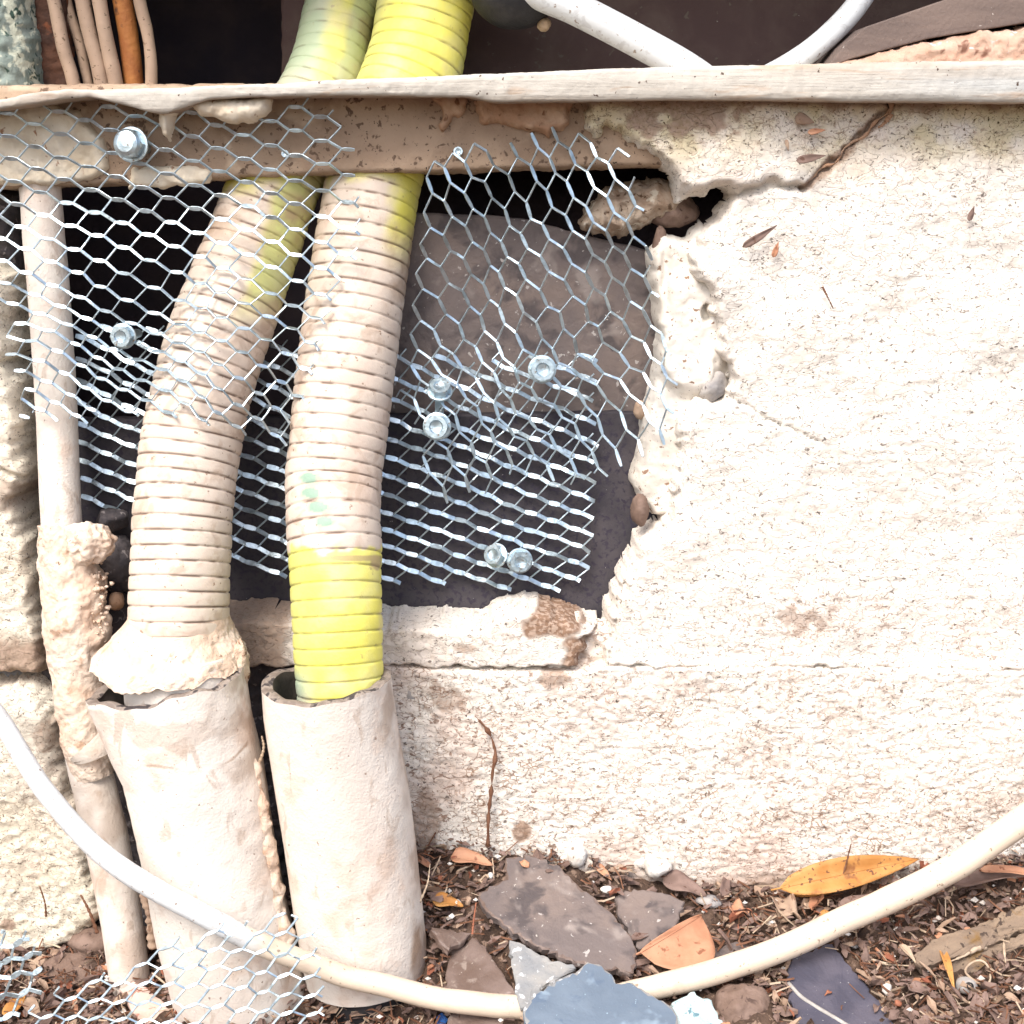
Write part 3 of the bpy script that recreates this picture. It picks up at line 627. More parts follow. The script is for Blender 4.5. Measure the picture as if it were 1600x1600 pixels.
def coat_left(px, py, V, O, a):
    nz = (fbm(V, 45, 3, 91) - .5)
    p = sm(py + nz * 60, 275, 310); side = sm(O[:, 0] + nz * .6, .30, .55) * (1 - sm(py, 440, 520)); p = p * (1 - side)
    p = np.maximum(p, .35 * sm(fbm(V, 30, 3, 92), .4, .7) * (1 - sm(py, 200, 280)))
    gr = np.clip((.25 + .75 * sm(-O[:, 0] + nz * .6, -.25, .25)) * (1 - sm(py, 200, 290)) * .9 + .45 * side, 0, 1)
    st = .7 * sm(py, 290, 310) * (1 - sm(py, 340, 430)) * sm(fbm(V, 60, 3, 93), .42, .62) + .5 * side * sm(fbm(V, 70, 3, 94), .5, .65)
    return dict(paint=np.clip(p, 0, 1), green=gr, patch=0 * px, stain=np.clip(st, 0, 1))
hr = thing('corrugated_hose', 'yellow corrugated hose, cream painted in its middle, standing in the open pipe', 'hose', 'corrugated hoses')
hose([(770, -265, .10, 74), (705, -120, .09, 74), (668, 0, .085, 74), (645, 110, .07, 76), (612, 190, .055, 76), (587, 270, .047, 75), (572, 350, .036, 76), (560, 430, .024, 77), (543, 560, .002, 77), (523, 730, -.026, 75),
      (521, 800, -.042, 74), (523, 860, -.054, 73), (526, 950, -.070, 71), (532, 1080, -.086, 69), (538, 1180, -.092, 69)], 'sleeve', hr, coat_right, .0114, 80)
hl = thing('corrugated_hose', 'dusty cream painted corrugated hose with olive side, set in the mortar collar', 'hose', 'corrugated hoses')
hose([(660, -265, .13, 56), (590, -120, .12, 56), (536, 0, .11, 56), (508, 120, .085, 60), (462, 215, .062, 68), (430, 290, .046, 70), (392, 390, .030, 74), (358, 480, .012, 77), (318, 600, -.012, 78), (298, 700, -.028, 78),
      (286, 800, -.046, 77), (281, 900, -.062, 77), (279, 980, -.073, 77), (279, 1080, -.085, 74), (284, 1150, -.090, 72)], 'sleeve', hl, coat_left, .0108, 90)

# ------------------------------------------------------------------ drain pipes
def pipe_shell(name, pts, rim_fun, m, parent, wall_t=.0085, inner=.10, noise=.0008, n=170, nseg=160, bare=None, wide=None):
    S = spl(pts, n); P = W(S[:, 0], S[:, 1], S[:, 2]); r = rw(S[:, 3], P)
    V, O, t, a = tubeV(P, r, nseg)
    T = nrm(np.gradient(P, axis=0)); V = V.reshape(n, nseg, 3); O3 = O.reshape(n, nseg, 3); ang = a[:nseg]
    # uneven rim: shift the top rows down/up the axis
    up = rim_fun(ang)                               # metres along the axis, + = lower
    fall = np.clip(1 - np.arange(n) / (n * .25), 0, 1) ** 1.5
    V = V + T[:, None, :] * (up[None, :, None] * fall[:, None, None])
    if wide is not None: V = V + O3 * wide(S, ang)[..., None]
    flat = V.reshape(-1, 3); V = (flat + O * ((fbm(flat, 26, 3, 7) - .5) * 2 * noise + (fbm(flat, 150, 2, 8) - .5) * noise * .6)[:, None]).reshape(n, nseg, 3)
    top = V[0]; c = P[0]; inn = top - O3[0] * wall_t
    rim_in = [top - O3[0] * (wall_t * .3) - T[0] * .0012, inn - T[0] * .0006 + O3[0] * .001]
    rin = P[0] + T[0] * (inn - P[0] @ np.eye(3)).dot(T[0])[:, None] + O3[0] * (r[0] * .80)
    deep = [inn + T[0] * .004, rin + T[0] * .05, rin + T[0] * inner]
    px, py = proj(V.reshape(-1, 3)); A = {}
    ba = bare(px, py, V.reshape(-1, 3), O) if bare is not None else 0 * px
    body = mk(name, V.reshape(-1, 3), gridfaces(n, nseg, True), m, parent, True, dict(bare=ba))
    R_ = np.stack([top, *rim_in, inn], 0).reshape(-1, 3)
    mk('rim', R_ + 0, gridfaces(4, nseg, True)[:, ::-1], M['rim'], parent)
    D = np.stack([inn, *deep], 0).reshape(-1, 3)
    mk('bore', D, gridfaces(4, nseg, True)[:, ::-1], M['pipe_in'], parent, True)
    return P, r
pr = thing('drain_pipe', 'open topped cream drain pipe holding the clean yellow hose', 'pipe', 'cream drain pipes')
def rimR(a): return .0009 * np.sin(3 * a + 1) + .0006 * np.sin(11 * a) - .0035 * np.exp(-((a - 1.9) / .3) ** 2)
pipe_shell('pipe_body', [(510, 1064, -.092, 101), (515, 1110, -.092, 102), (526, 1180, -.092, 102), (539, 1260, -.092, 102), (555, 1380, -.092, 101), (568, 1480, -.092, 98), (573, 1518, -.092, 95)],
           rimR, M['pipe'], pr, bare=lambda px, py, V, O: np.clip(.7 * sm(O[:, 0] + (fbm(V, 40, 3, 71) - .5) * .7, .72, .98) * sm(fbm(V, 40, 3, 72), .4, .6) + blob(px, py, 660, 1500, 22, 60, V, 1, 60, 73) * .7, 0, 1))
P, rr = pxpath([(572, 1505, -.092, 84), (580, 1560, -.092, 87), (592, 1660, -.092, 88)], 10); tube('rubber_sleeve', P, rr, 40, M['rubber'], pr, noise=.001)
pl = thing('drain_pipe', 'cream drain pipe with torn flared mouth under the mortar collar', 'pipe', 'cream drain pipes')
def rimL(a): return -.005 * np.cos(a - 4.7) + .0022 * np.sin(5 * a) + .0010 * np.sin(13 * a)
def wideL(S, ang):       # the mouth flares out to the left, a ragged render strip clings to the right side
    f = np.clip(1 - (S[:, 1] - 1072) / 125, 0, 1)[:, None]; left = np.clip(np.cos(ang - 1.45), 0, 1)[None, :] ** 3
    right = np.exp(-((ang - 5.13) / .38) ** 2)[None, :] * sm(S[:, 1], 1190, 1260)[:, None]
    return .017 * f * left + .003 * right * (.6 + .8 * fbm(np.stack([S[:, 1], 0 * S[:, 1], 0 * S[:, 1]], -1), .05, 3, 3))[:, None]
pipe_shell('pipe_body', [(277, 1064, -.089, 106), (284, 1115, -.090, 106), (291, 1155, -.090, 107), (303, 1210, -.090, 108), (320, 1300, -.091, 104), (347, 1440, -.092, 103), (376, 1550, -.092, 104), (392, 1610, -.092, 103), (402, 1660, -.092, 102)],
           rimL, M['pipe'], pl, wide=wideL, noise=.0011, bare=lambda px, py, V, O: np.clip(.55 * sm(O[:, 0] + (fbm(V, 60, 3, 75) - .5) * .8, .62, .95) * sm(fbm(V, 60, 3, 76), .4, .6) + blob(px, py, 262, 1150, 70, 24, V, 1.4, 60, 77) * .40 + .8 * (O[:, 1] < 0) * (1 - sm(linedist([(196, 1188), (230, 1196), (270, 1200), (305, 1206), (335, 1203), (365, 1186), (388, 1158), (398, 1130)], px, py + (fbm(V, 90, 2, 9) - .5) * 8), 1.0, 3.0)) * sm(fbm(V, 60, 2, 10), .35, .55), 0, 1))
P, rr = pxpath([(392, 1180, -.102, 5), (402, 1240, -.106, 9), (413, 1300, -.107, 11), (425, 1370, -.108, 13), (438, 1440, -.108, 14), (446, 1490, -.108, 14), (452, 1530, -.106, 9)], 90)
V, O, t, a = tubeV(P, rr, 26); V = V + O * ((fbm(V, 110, 3, 61, .6) - .5) * .012)[:, None]; mk('render_strip', V, gridfaces(90, 26, True), M['mortar'], pl)
co_ = thing('mortar_collar', 'pinkish cream mortar collar packed round the foot of the dusty hose', 'collar')
def build_collar():
    prof = np.array([(279, 954, 77), (279, 966, 79), (277, 982, 87), (273, 998, 99), (269, 1014, 111), (268, 1026, 117), (268, 1034, 118), (268, 1037, 116), (270, 1037, 104), (273, 1034, 88), (276, 1030, 74)], float)
    S = spl(prof, 80); nseg = 220; P = W(S[:, 0], S[:, 1], np.interp(np.arange(80), [0, 79], [-.069, -.084])); r = rw(S[:, 2], P)
    ang = np.linspace(0, 2 * np.pi, nseg, endpoint=False); D = np.stack([-np.sin(ang), -np.cos(ang), 0 * ang], -1)
    V = (P[:, None, :] + r[:, None, None] * D[None]).reshape(-1, 3); O = np.tile(D, (80, 1)); t = np.repeat(np.arange(80), nseg); a = np.tile(ang, 80)
    f = t / 79.0
    V = V + O * (((fbm(V, 32, 3, 101) - .5) * .010 + (fbm(V, 140, 3, 102, .65) - .5) * .005 + (ridge(V, 240, 2, 105) - .6) * .0014) * sm(f, .05, .3))[:, None]
    lipn = (fbm(np.stack([np.cos(a), np.sin(a), 0 * a], -1), 2.2, 4, 103, .6) - .5)
    V[:, 2] += lipn * .022 * sm(f, .35, .75) - .003 * np.cos(a - 1.57) * sm(f, .4, .8)
    V[:, 2] += .008 * np.exp(-((a - 1.05) / .16) ** 2) * sm(f, .55, .75)
    mk('mortar_body', V, gridfaces(80, nseg, True), M['mortar'], co_)
    blobmesh('broken_edge', W(376, 1040, -.085), .006, .008, .018, M['crumb'], co_, noise=.4, seed=4)
    S = spl([(280, 1030, -.085, 86), (283, 1056, -.087, 88), (285, 1090, -.088, 88)], 14); P = W(S[:, 0], S[:, 1], S[:, 2])
    tube('spigot', P, rw(S[:, 3], P), 60, M['pipe'], co_, attrs=lambda V, O, t, a: dict(bare=0 * a))
build_collar()
# ------------------------------------------------------------------ thin pipe on the left
tp = thing('thin_pipe', 'thin cream pipe on the far left coated in mortar lower down', 'pipe')
P, rr = pxpath([(58, 240, .020, 31), (63, 300, .018, 31.5), (71, 400, .014, 32), (81, 520, .008, 32), (88, 640, .002, 31.5), (93, 760, -.004, 31), (98, 850, -.010, 31), (106, 960, -.018, 32), (120, 1080, -.026, 33), (136, 1180, -.034, 33), (150, 1240, -.040, 33),
                (166, 1310, -.048, 34), (178, 1370, -.054, 33), (188, 1430, -.06, 32), (200, 1510, -.066, 31), (208, 1580, -.069, 30)], 140)
tube('pipe_body', P, rr, 44, M['pipe'], tp, attrs=lambda V, O, t, a: dict(bare=.5 * sm(fbm(V, 40, 3, 5), .5, .66) * sm(proj(V)[1], 1180, 1260)), noise=.0007, nsc=40)
def coatmesh():
    S = spl([(92, 815, -.008, 30), (98, 845, -.010, 38), (104, 890, -.014, 43), (112, 940, -.019, 45), (117, 1000, -.024, 43), (121, 1060, -.028, 40), (128, 1120, -.034, 38), (138, 1170, -.038, 37), (146, 1200, -.041, 35), (150, 1214, -.042, 31)], 240)
    P = W(S[:, 0], S[:, 1], S[:, 2]); r = rw(S[:, 3], P); V, O, t, a = tubeV(P, r, 150)
    px, py = proj(V); right = np.clip(np.cos(a - 4.712), 0, 1) ** 2
    V = V + O * ((fbm(V, 35, 3, 111) - .5) * .008 + (fbm(V, 120, 3, 112, .6) - .5) * .0042 + right * (fbm(V, 90, 3, 113) - .3) * .016 * sm(py, 850, 900) * (1 - sm(py, 1010, 1080)))[:, None]
    mk('mortar_coat', V, gridfaces(240, 150, True), M['mortar'], tp)
    c = W(140, 848, -.034)
    blobmesh('mortar_lump', c, .018, .014, .016, M['mortar'], tp, n=(60, 90), noise=.42, seed=3)
    for i in range(110):
        f = rng.random(); x = 143 + 12 * math.sin(f * 3.2) + rng.normal(0, 9); y = 868 + f * 175
        rr_ = rng.uniform(.0009, .0030); blobmesh('mortar_crumb', W(x, y, -.030 + rng.normal(0, .004)), rr_, rr_, rr_ * .8, M['crumb'] if rng.random() < .7 else M['mortar'], tp, n=(5, 7), noise=.5, seed=200 + i, flat=1)
coatmesh()
P, rr = pxpath([(136, 1158, -.044, 37), (146, 1168, -.044, 37.5), (150, 1176, -.044, 36)], 8)
V, O, t, a = tubeV(P, rr, 40); mk('pipe_collar', V, gridfaces(8, 40, True), M['pipe'], tp, True, dict(bare=.2 + 0 * a))

# ------------------------------------------------------------------ expanded metal
def ribbon(VV, FF, pts, wid, cdir, th):
    pts = np.asarray(pts, float); n = len(pts); T = nrm(np.gradient(pts, axis=0))
    c = cdir - (T @ cdir)[:, None] * T; c = nrm(c); q = np.cross(T, c); b = len(VV)
    for i in range(n):
        w_ = wid[i] / 2
        for s1, s2 in ((-1, -1), (1, -1), (1, 1), (-1, 1)): VV.append(pts[i] + c[i] * w_ * s1 + q[i] * th / 2 * s2)
    for i in range(n - 1):
        for k in range(4): FF.append((b + i * 4 + k, b + i * 4 + (k + 1) % 4, b + (i + 1) * 4 + (k + 1) % 4, b + (i + 1) * 4 + k))
    FF.append((b, b + 3, b + 2, b + 1)); e = b + (n - 1) * 4; FF.append((e, e + 1, e + 2, e + 3))
def expanded(name, pos, rng_i, rng_j, poly, Yf, label, wd=(.0030, .0019), wb=.0042, th=.0010, beta=.125, tilt=35, seed=0, stub=.6, bskew=0.0, warp=0.0, group='expanded metal mesh pieces'):
    r_ = np.random.default_rng(seed); nodes = {}
    for a in range(2 * rng_i[0], 2 * rng_i[1] + 1):
        for b in range(2 * rng_j[0], 2 * rng_j[1] + 1):
            if (a + b) % 2: continue
            nodes[(a, b)] = np.array([a / 2., b / 2.]) + r_.normal(0, .016, 2)
    def wp(i, j):
        p = np.array(pos(i, j), float); wq = np.array([[p[0] * .011, p[1] * .011, seed * 7.7]]); am = warp * float(.4 + .6 * sm(np.array(p[1]), 380, 560)); p = p + am * 2 * np.array([vn(wq, 1)[0] - .5, vn(wq + 9.1, 2)[0] - .5]); return W(p[0], p[1], Yf(p[0], p[1]) + .0016 * math.sin(i * 2.3 + j * 1.7)), p
    inside = lambda p: sdf(poly, np.array([p[0]]), np.array([p[1]]))[0] > 0
    VV, FF = [], []
    ea, _ = wp(rng_i[0] + .5, 2); 
    def dirs(i, j):
        A, _ = wp(i, j); B_, _ = wp(i + .1, j); C_, _ = wp(i, j - .1)
        L = nrm(B_ - A); S_ = C_ - A; S_ = nrm(S_ - (S_ @ L) * L); N = np.cross(L, S_)
        if N[1] > 0: N = -N
        return L, S_, N
    for (a, b), (i, j) in nodes.items():
        c0, p0 = wp(i, j); s0, ps = wp(i - beta, j - beta * bskew); e0, pe = wp(i + beta, j + beta * bskew)
        if not (inside(p0) or inside(ps) or inside(pe)): continue
        L, S_, N = dirs(i, j); 
        tl_ = tilt(p0[0], p0[1]) if callable(tilt) else tilt; ct, st = math.cos(R(tl_)), math.sin(R(tl_)); cd = S_ * ct - N * st; tw = r_.normal(0, .12); cd = nrm(cd + N * tw)
        if inside(p0):
            m1, m2 = s0 * .72 + e0 * .28, s0 * .28 + e0 * .72
            ribbon(VV, FF, [s0, m1, m2, e0], [wd[0] * .9, wb, wb, wd[0] * .9], cd, th)
        for db, wi in ((1, 0), (-1, 1)):
            k = (a + 1, b + db)
            if k not in nodes: continue
            i2, j2 = nodes[k]; q0, qp = wp(i2 - beta, j2 - beta * bskew)
            if db == -1 and False: continue
            i_in, o_in = inside(pe), inside(qp)
            A0, B0 = e0, q0
            if not i_in and not o_in: continue
            if not o_in: B0 = e0 + (q0 - e0) * r_.uniform(.35, stub + .15)
            if not i_in: A0 = q0 + (e0 - q0) * r_.uniform(.35, stub + .15)
            ribbon(VV, FF, [A0, (A0 + B0) / 2 + N * r_.normal(0, .0004), B0], [wd[wi]] * 3, cd, th)
    o = mk(name, np.array(VV), FF, M['zinc'], None, False)
    b = o.modifiers.new('bevel', 'BEVEL'); b.width = .00018; b.segments = 1; b.limit_method = 'NONE'
    return tag(o, label, 'metal mesh', group)
# A: left sheet, draped over the dusty hose
def posA(i, j):
    jj = [-4, -3, 0, 4, 10, 12]; x0 = np.interp(j, jj, [45, 50, 64, 86, 141, 158]); y0 = np.interp(j, jj, [156, 193, 301, 442, 638, 702])
    x1 = np.interp(j, jj, [466, 468, 472, 471, 437, 425]); y1 = np.interp(j, jj, [128, 165, 279, 437, 677, 756])
    u = i / 5.1; sag = 10 * sm(np.array(j), 4, 10) * math.sin(math.pi * np.clip(u, 0, 1)) * -1
    X_ = x0 + (x1 - x0) * u; Y_ = y0 + (y1 - y0) * u
    dip = 17 * float(sm(np.array(X_), 40, 220)) * (1 - float(sm(np.array(X_), 250, 400))) * math.exp(-((Y_ - 500) / 70.) ** 2)
    return (X_, Y_ + sag + dip)
polyA = [(-60, 150), (420, 165), (470, 152), (530, 158), (552, 230), (556, 300), (552, 380), (540, 430), (522, 470), (505, 535), (482, 600), (448, 688), (330, 668), (215, 652), (120, 662), (36, 652), (24, 600), (8, 560), (2, 480), (-60, 440)]
def YA(px, py):
    lint = -.008; t = float(sm(np.array(py, float), 280, 420))
    hx = np.interp(py, [290, 400, 480, 600, 700], [430, 392, 358, 318, 298]); hY = np.interp(py, [290, 400, 480, 600, 700], [.046, .030, .012, -.012, -.028]) - .046
    yy = -.010 - .012 * t
    bul = math.exp(-((px - hx) / 105.) ** 2)
    yh = hY * bul + (1 - bul) * (-.012 - .012 * t)
    rx = np.interp(py, [270, 430, 560, 730], [587, 560, 543, 523]); rY = np.interp(py, [270, 430, 560, 730], [.047, .024, .002, -.026]) - .044
    b2 = math.exp(-((px - rx) / 60.) ** 2)
    yh = yh * (1 - b2) + min(rY, yh) * b2
    return min(yy, yh) if py > 285 else -.012
expanded('metal_mesh', posA, (-2, 8), (-5, 12), polyA, YA, 'sheet of expanded metal mesh draped over the left hose and beam', seed=1, wd=(.0023, .0013), wb=.0033, th=.0009, bskew=.25, warp=9,
         tilt=lambda px, py: -32 + 70 * float(sm(np.array(py, float), 260, 450)))
# C: bright sheet screwed to the slate panel behind the hoses
def posC(i, j):
    jl = [-1, 0, 4, 8, 11, 14]; y0 = np.interp(j, jl, [494, 527, 663, 778, 858, 936]); x0 = np.interp(j, jl, [124, 125, 126, 134, 138, 142])
    y1 = np.interp(j, jl, [512, 541, 670, 785, 866, 942]); x1 = np.interp(j, jl, [898, 896, 892, 885, 880, 872])
    u = i / 10.25; return (x0 + (x1 - x0) * u, y0 + (y1 - y0) * u + 6 * math.sin(math.pi * np.clip(u, 0, 1)))
polyC = [(112, 505), (300, 515), (560, 545), (760, 560), (930, 548), (936, 700), (932, 760), (932, 820), (926, 860), (920, 895), (908, 926), (830, 924), (700, 914), (600, 906), (470, 900), (356, 892), (300, 840), (210, 806), (130, 792), (118, 700)]
expanded('metal_mesh', posC, (-1, 12), (-2, 15), polyC, lambda px, py: .034 + .004 * math.sin(px * .01), 'bright flat sheet of metal mesh behind both hoses on the purple panel', wd=(.0036, .0012), wb=.0043, th=.0010, tilt=32, seed=2, bskew=.6, warp=4)
# B: sheet turned upright to the right of the yellow hose
def posB(i, j):                     # i along the long diagonal, j across
    a, b = i + j, i - j
    x = 764 + a * 29.6 - b * 3.2; y = 300 + a * 36.6 + b * 50
    return (x, y)
polyB = [(650, 258), (690, 245), (735, 222), (770, 214), (830, 207), (900, 206), (930, 212), (960, 224), (985, 240), (998, 300), (1008, 360), (1022, 420), (1028, 480), (1040, 540), (1062, 590), (1058, 660), (1030, 690), (996, 716), (960, 726), (928, 738), (880, 742), (850, 750), (790, 756), (740, 765), (695, 778), (668, 745), (642, 690), (622, 600), (628, 540), (648, 440), (654, 340)]
def YB(px, py):
    y = -.010 + (.020 + .010) * float(sm(np.array(py, float), 290, 560)); 
    return y - .014 * float(sm(np.array(px, float), 960, 1060)) + .006 * math.sin(px * .02 + py * .013)
expanded('metal_mesh', posB, (-4, 12), (-12, 12), polyB, YB, 'sheet of metal mesh turned upright between the yellow hose and the broken wall', wd=(.0021, .0014), wb=.0029, th=.0009, tilt=-30, beta=.145, seed=3, bskew=.3, warp=14)
# D: sheet leaning at the foot of the pipes
def posD(i, j): return (145 + 74 * i + 2.5 * j, 1530 - 24 * i + 29 * j + 0 * i)
def posD2(i, j):
    a, b = i + j, i - j
    return (145 + a * 38 + b * 36, 1530 + a * 3 - b * 27)
def dmap(i, j): return (145 + 74 * i + 2 * j, 1530 - 24 * i + 30 * j)
polyD = [(66, 1562), (138, 1524), (206, 1497), (276, 1472), (352, 1448), (432, 1428), (478, 1432), (500, 1476), (512, 1530), (516, 1680), (-60, 1680), (20, 1600)]
expanded('metal_mesh', dmap, (-3, 7), (-6, 8), polyD, lambda px, py: -.172 - .00010 * (py - 1430), 'offcut of metal mesh leaning against the foot of both drain pipes', wd=(.0014, .0017), wb=.0026, th=.0009, tilt=25, beta=.13, seed=4, warp=6)
polyE = [(-60, 1468), (40, 1448), (58, 1490), (64, 1535), (70, 1560), (40, 1580), (-60, 1640)]
expanded('metal_mesh', lambda i, j: (20 + 60 * i + 12 * j, 1530 - 42 * i + 27 * j), (-4, 4), (-6, 6), polyE, lambda px, py: -.15 - .0001 * (py - 1450), 'small crumpled scrap of metal mesh in the bottom left corner', wd=(.0030, .0018), wb=.0042, tilt=10, seed=5, warp=14)

# ------------------------------------------------------------------ bolts
def bolt(px, py, Y, rpx, nrmv, label, dome=False, washer=True, small=False):
    c = W(px, py, Y); r = float(rw(rpx, c)); ax = nrm(np.array(nrmv, float)); u = nrm(np.cross(ax, [0, 0, 1.0])); v = np.cross(ax, u)
    t = thing('hex_bolt' if not small else 'screw', label, 'bolt' if not small else 'screw', 'zinc plated bolts holding the mesh')
    def lathe(name, prof, n, hexr=None):
        V = []
        for h, rr_, isx in prof:
            for k in range(n):
                a = 2 * math.pi * k / n; q = rr_
                if isx: q = rr_ * math.cos(math.pi / 6) / math.cos((a % (math.pi / 3)) - math.pi / 6)
                V.append(c + ax * h + (u * math.cos(a) + v * math.sin(a)) * q)
        Fc = list(map(tuple, gridfaces(len(prof), n, True))) + [tuple(range(n)), tuple(range((len(prof) - 1) * n, len(prof) * n))]
        o = mk(name, np.array(V), Fc, M['bolt'], t, False); return o
    if washer: lathe('washer', [(-.0010, r * .98, 0), (.0002, r * 1.02, 0), (.0012, r * 1.0, 0), (.0014, r * .9, 0), (.0013, r * .3, 0)], 36)
    h = r * .75
    if dome: lathe('head', [(.001, r * .86, 1), (h * .7, r * .86, 1), (h * .9, r * .82, 0), (h * 1.1, r * .70, 0), (h * 1.22, r * .5, 0), (h * 1.26, r * .2, 0)], 36)
    else: lathe('head', [(.001, r * .86, 1), (h * .85, r * .86, 1), (h, r * .78, 0), (h, r * .50, 0), (h * .86, r * .40, 0), (h * .80, r * .1, 0)], 36)
    lathe('shank', [(-.03, r * .36, 0), (.002, r * .36, 0)], 14)
    return t
bolt(206, 226, -.018, 27, (-.18, -1, .10), 'large domed bolt through the mesh on the beam', dome=True)
bolt(193, 525, -.028, 20, (-.1, -1, .05), 'bolt holding the left mesh between the thin pipe and the dusty hose')
bolt(687, 612, .018, 20, (.05, -.62, .78), 'bolt tilted upward just above the washered bolt, right of the yellow hose')
bolt(683, 666, .012, 22, (-.05, -1, .12), 'washered bolt facing out, right of the yellow hose')
bolt(847, 577, .012, 22, (.05, -1, .10), 'bolt facing out on the brown panel through the upright mesh')
bolt(776, 868, .022, 19, (-.45, -.8, .35), 'tilted bolt left one of the low pair on the bright mesh')
bolt(812, 876, .020, 20, (.1, -1, .12), 'bolt facing out, right one of the low pair on the bright mesh')
bolt(716, 237, .002, 9, (0, -1, .1), 'tiny screw in the lintel beam above the upright mesh', washer=False, small=True)
bolt(446, 241, .002, 7, (0, -1, .2), 'tiny screw in the beam seen through the left mesh', washer=False, small=True)

# ------------------------------------------------------------------ long cable in front
P, rr = pxpath([(-90, 1000, -.075, 15), (-30, 1080, -.085, 15), (10, 1135, -.095, 15), (62, 1228, -.115, 15.5), (140, 1316, -.132, 16.5), (215, 1374, -.150, 17), (300, 1420, -.157, 17), (380, 1464, -.159, 17.5), (460, 1498, -.160, 17),
                (540, 1526, -.159, 17), (640, 1550, -.156, 17.5), (740, 1564, -.155, 18), (830, 1570, -.152, 18.5), (930, 1562, -.145, 18.5), (1030, 1542, -.138, 19), (1150, 1508, -.124, 19.5), (1290, 1454, -.104, 20), (1440, 1380, -.085, 21), (1560, 1308, -.075, 21.5), (1700, 1205, -.07, 22)], 260)
P = P + np.stack([fbm(P + 3.3, 16, 2, 5) - .5, fbm(P + 7.7, 16, 2, 6) - .5, fbm(P + 9.9, 16, 2, 7) - .5], -1) * .006
def cpaint(V, O, t, a):
    px, py = proj(V); nz = (fbm(V, 60, 3, 120) - .5)
    return dict(paint=np.clip(sm(px + nz * 120, 330, 420), 0, 1))
o = tube('cable', P, rr, 28, M['cable'], attrs=cpaint, noise=.0003); tag(o, 'long cable sagging across in front, white at left and cream at right', 'cable')

# ------------------------------------------------------------------ slates, stones, leaves on the ground
KEEP_CLEAR = [[(985, 1350), (1040, 1350), (1050, 1400), (985, 1392)], [(884, 1336), (916, 1336), (920, 1376), (884, 1376)], [(1000, 1440), (1110, 1432), (1112, 1500), (1040, 1522), (1000, 1500)], [(1215, 1392), (1300, 1338), (1440, 1338), (1350, 1400)], [(1112, 1550), (1160, 1535), (1205, 1560), (1210, 1640), (1120, 1640)]]
def shard(name, poly, m, label, cat, anchor=None, dz=.008, N=(0, -.15, 1), th=.007, group=None, seed=0, relief=.0012, edge=None):
    P = np.asarray(poly, float); r_ = np.random.default_rng(seed); Q = []; KEEP_CLEAR.append(poly)
    for i in range(len(P)):
        a, b = P[i], P[(i + 1) % len(P)]; n = max(1, int(np.linalg.norm(b - a) / 6.5))
        for k in range(n): Q.append(a + (b - a) * k / n + (r_.normal(0, 1.7, 2) if k else 0))
    Q = np.array(Q); an = P.mean(0) if anchor is None else np.array(anchor, float)
    A = G(an[0], an[1], 0.0) + np.array([0, 0, dz]); Nn = nrm(np.array(N, float))
    d = rays(Q[:, 0], Q[:, 1]); C0 = np.array([0, CY, CZ]); t = ((A - C0) @ Nn) / (d @ Nn); V0 = C0 + d * t[:, None]
    c = V0.mean(0); n = len(V0); inw = c - V0
    rings = [V0 + inw * .02 - Nn * th + r_.normal(0, .0006, (n, 3)), V0 - Nn * th * .45 + r_.normal(0, .0006, (n, 3)), V0 - Nn * .0008, V0 + nrm(inw) * (.0008 + .0026 * r_.random((n, 1)) ** 2), V0 + inw * .3, V0 + inw * .65]
    for k in (4, 5): rings[k] = rings[k] + Nn[None] * ((fbm(rings[k], 60, 3, seed) - .5) * 2 * relief)[:, None]
    V = np.vstack(rings + [c[None] + Nn * .0003]); k = len(rings); Fc = [tuple(f) for f in gridfaces(k, n, True)]
    Fc += [((k - 1) * n + i, (k - 1) * n + (i + 1) % n, k * n) for i in range(n)]; Fc.append(tuple(range(n)))
    mi = [0] * len(Fc); mi[2 * n:3 * n] = [1] * n
    o = mk(name, V, Fc, m, None, False, mats=[m, edge or m], midx=mi); tag(o, label, cat, group); return o, Nn, A
shard('slate', [(750, 1393), (790, 1372), (790, 1340), (830, 1336), (870, 1350), (905, 1385), (955, 1425), (985, 1460), (996, 1490), (990, 1520), (930, 1512), (880, 1496), (820, 1468), (770, 1432), (752, 1410)], M['slate_brown'], 'large brown slate lying below the wall, biggest piece on the ground', 'slate', dz=.014, N=(.05, -.35, 1), th=.008, seed=1, edge=M['slate_brownd'])
shard('slate', [(962, 1400), (990, 1388), (1040, 1396), (1070, 1408), (1058, 1440), (1030, 1462), (1000, 1482), (985, 1460), (965, 1430)], M['slate_brown'], 'smaller brown slate between the big slate and the curled tan leaf', 'slate', dz=.012, N=(-.1, -.3, 1), th=.007, seed=2)
bs, Nn, A = shard('slate', [(818, 1575), (842, 1546), (862, 1538), (880, 1526), (905, 1514), (918, 1502), (940, 1508), (956, 1522), (962, 1536), (984, 1534), (1022, 1556), (1050, 1572), (1058, 1586), (1062, 1650), (830, 1650)], M['slate_blue'], 'blue grey slate lying over the cable at the bottom', 'slate', anchor=(930, 1560), dz=.034, N=(.05, -.25, 1), th=.007, seed=3, edge=M['slate_grey'])
shard('slate', [(796, 1468), (812, 1472), (850, 1492), (900, 1512), (880, 1524), (850, 1538), (825, 1572), (812, 1574), (802, 1520)], M['slate_grey'], 'chipped grey slate splinter tucked under the blue slate', 'slate', anchor=(830, 1530), dz=.024, N=(-.05, -.3, 1), th=.006, seed=4)
ds, Nn, A = shard('slate', [(1232, 1512), (1240, 1494), (1262, 1486), (1300, 1474), (1330, 1510), (1370, 1560), (1420, 1640), (1260, 1640), (1234, 1560)], M['slate_dark'], 'dark slate with a pale vein under the cream cable', 'slate', anchor=(1290, 1540), dz=.010, N=(.05, -.2, 1), th=.007, seed=5)
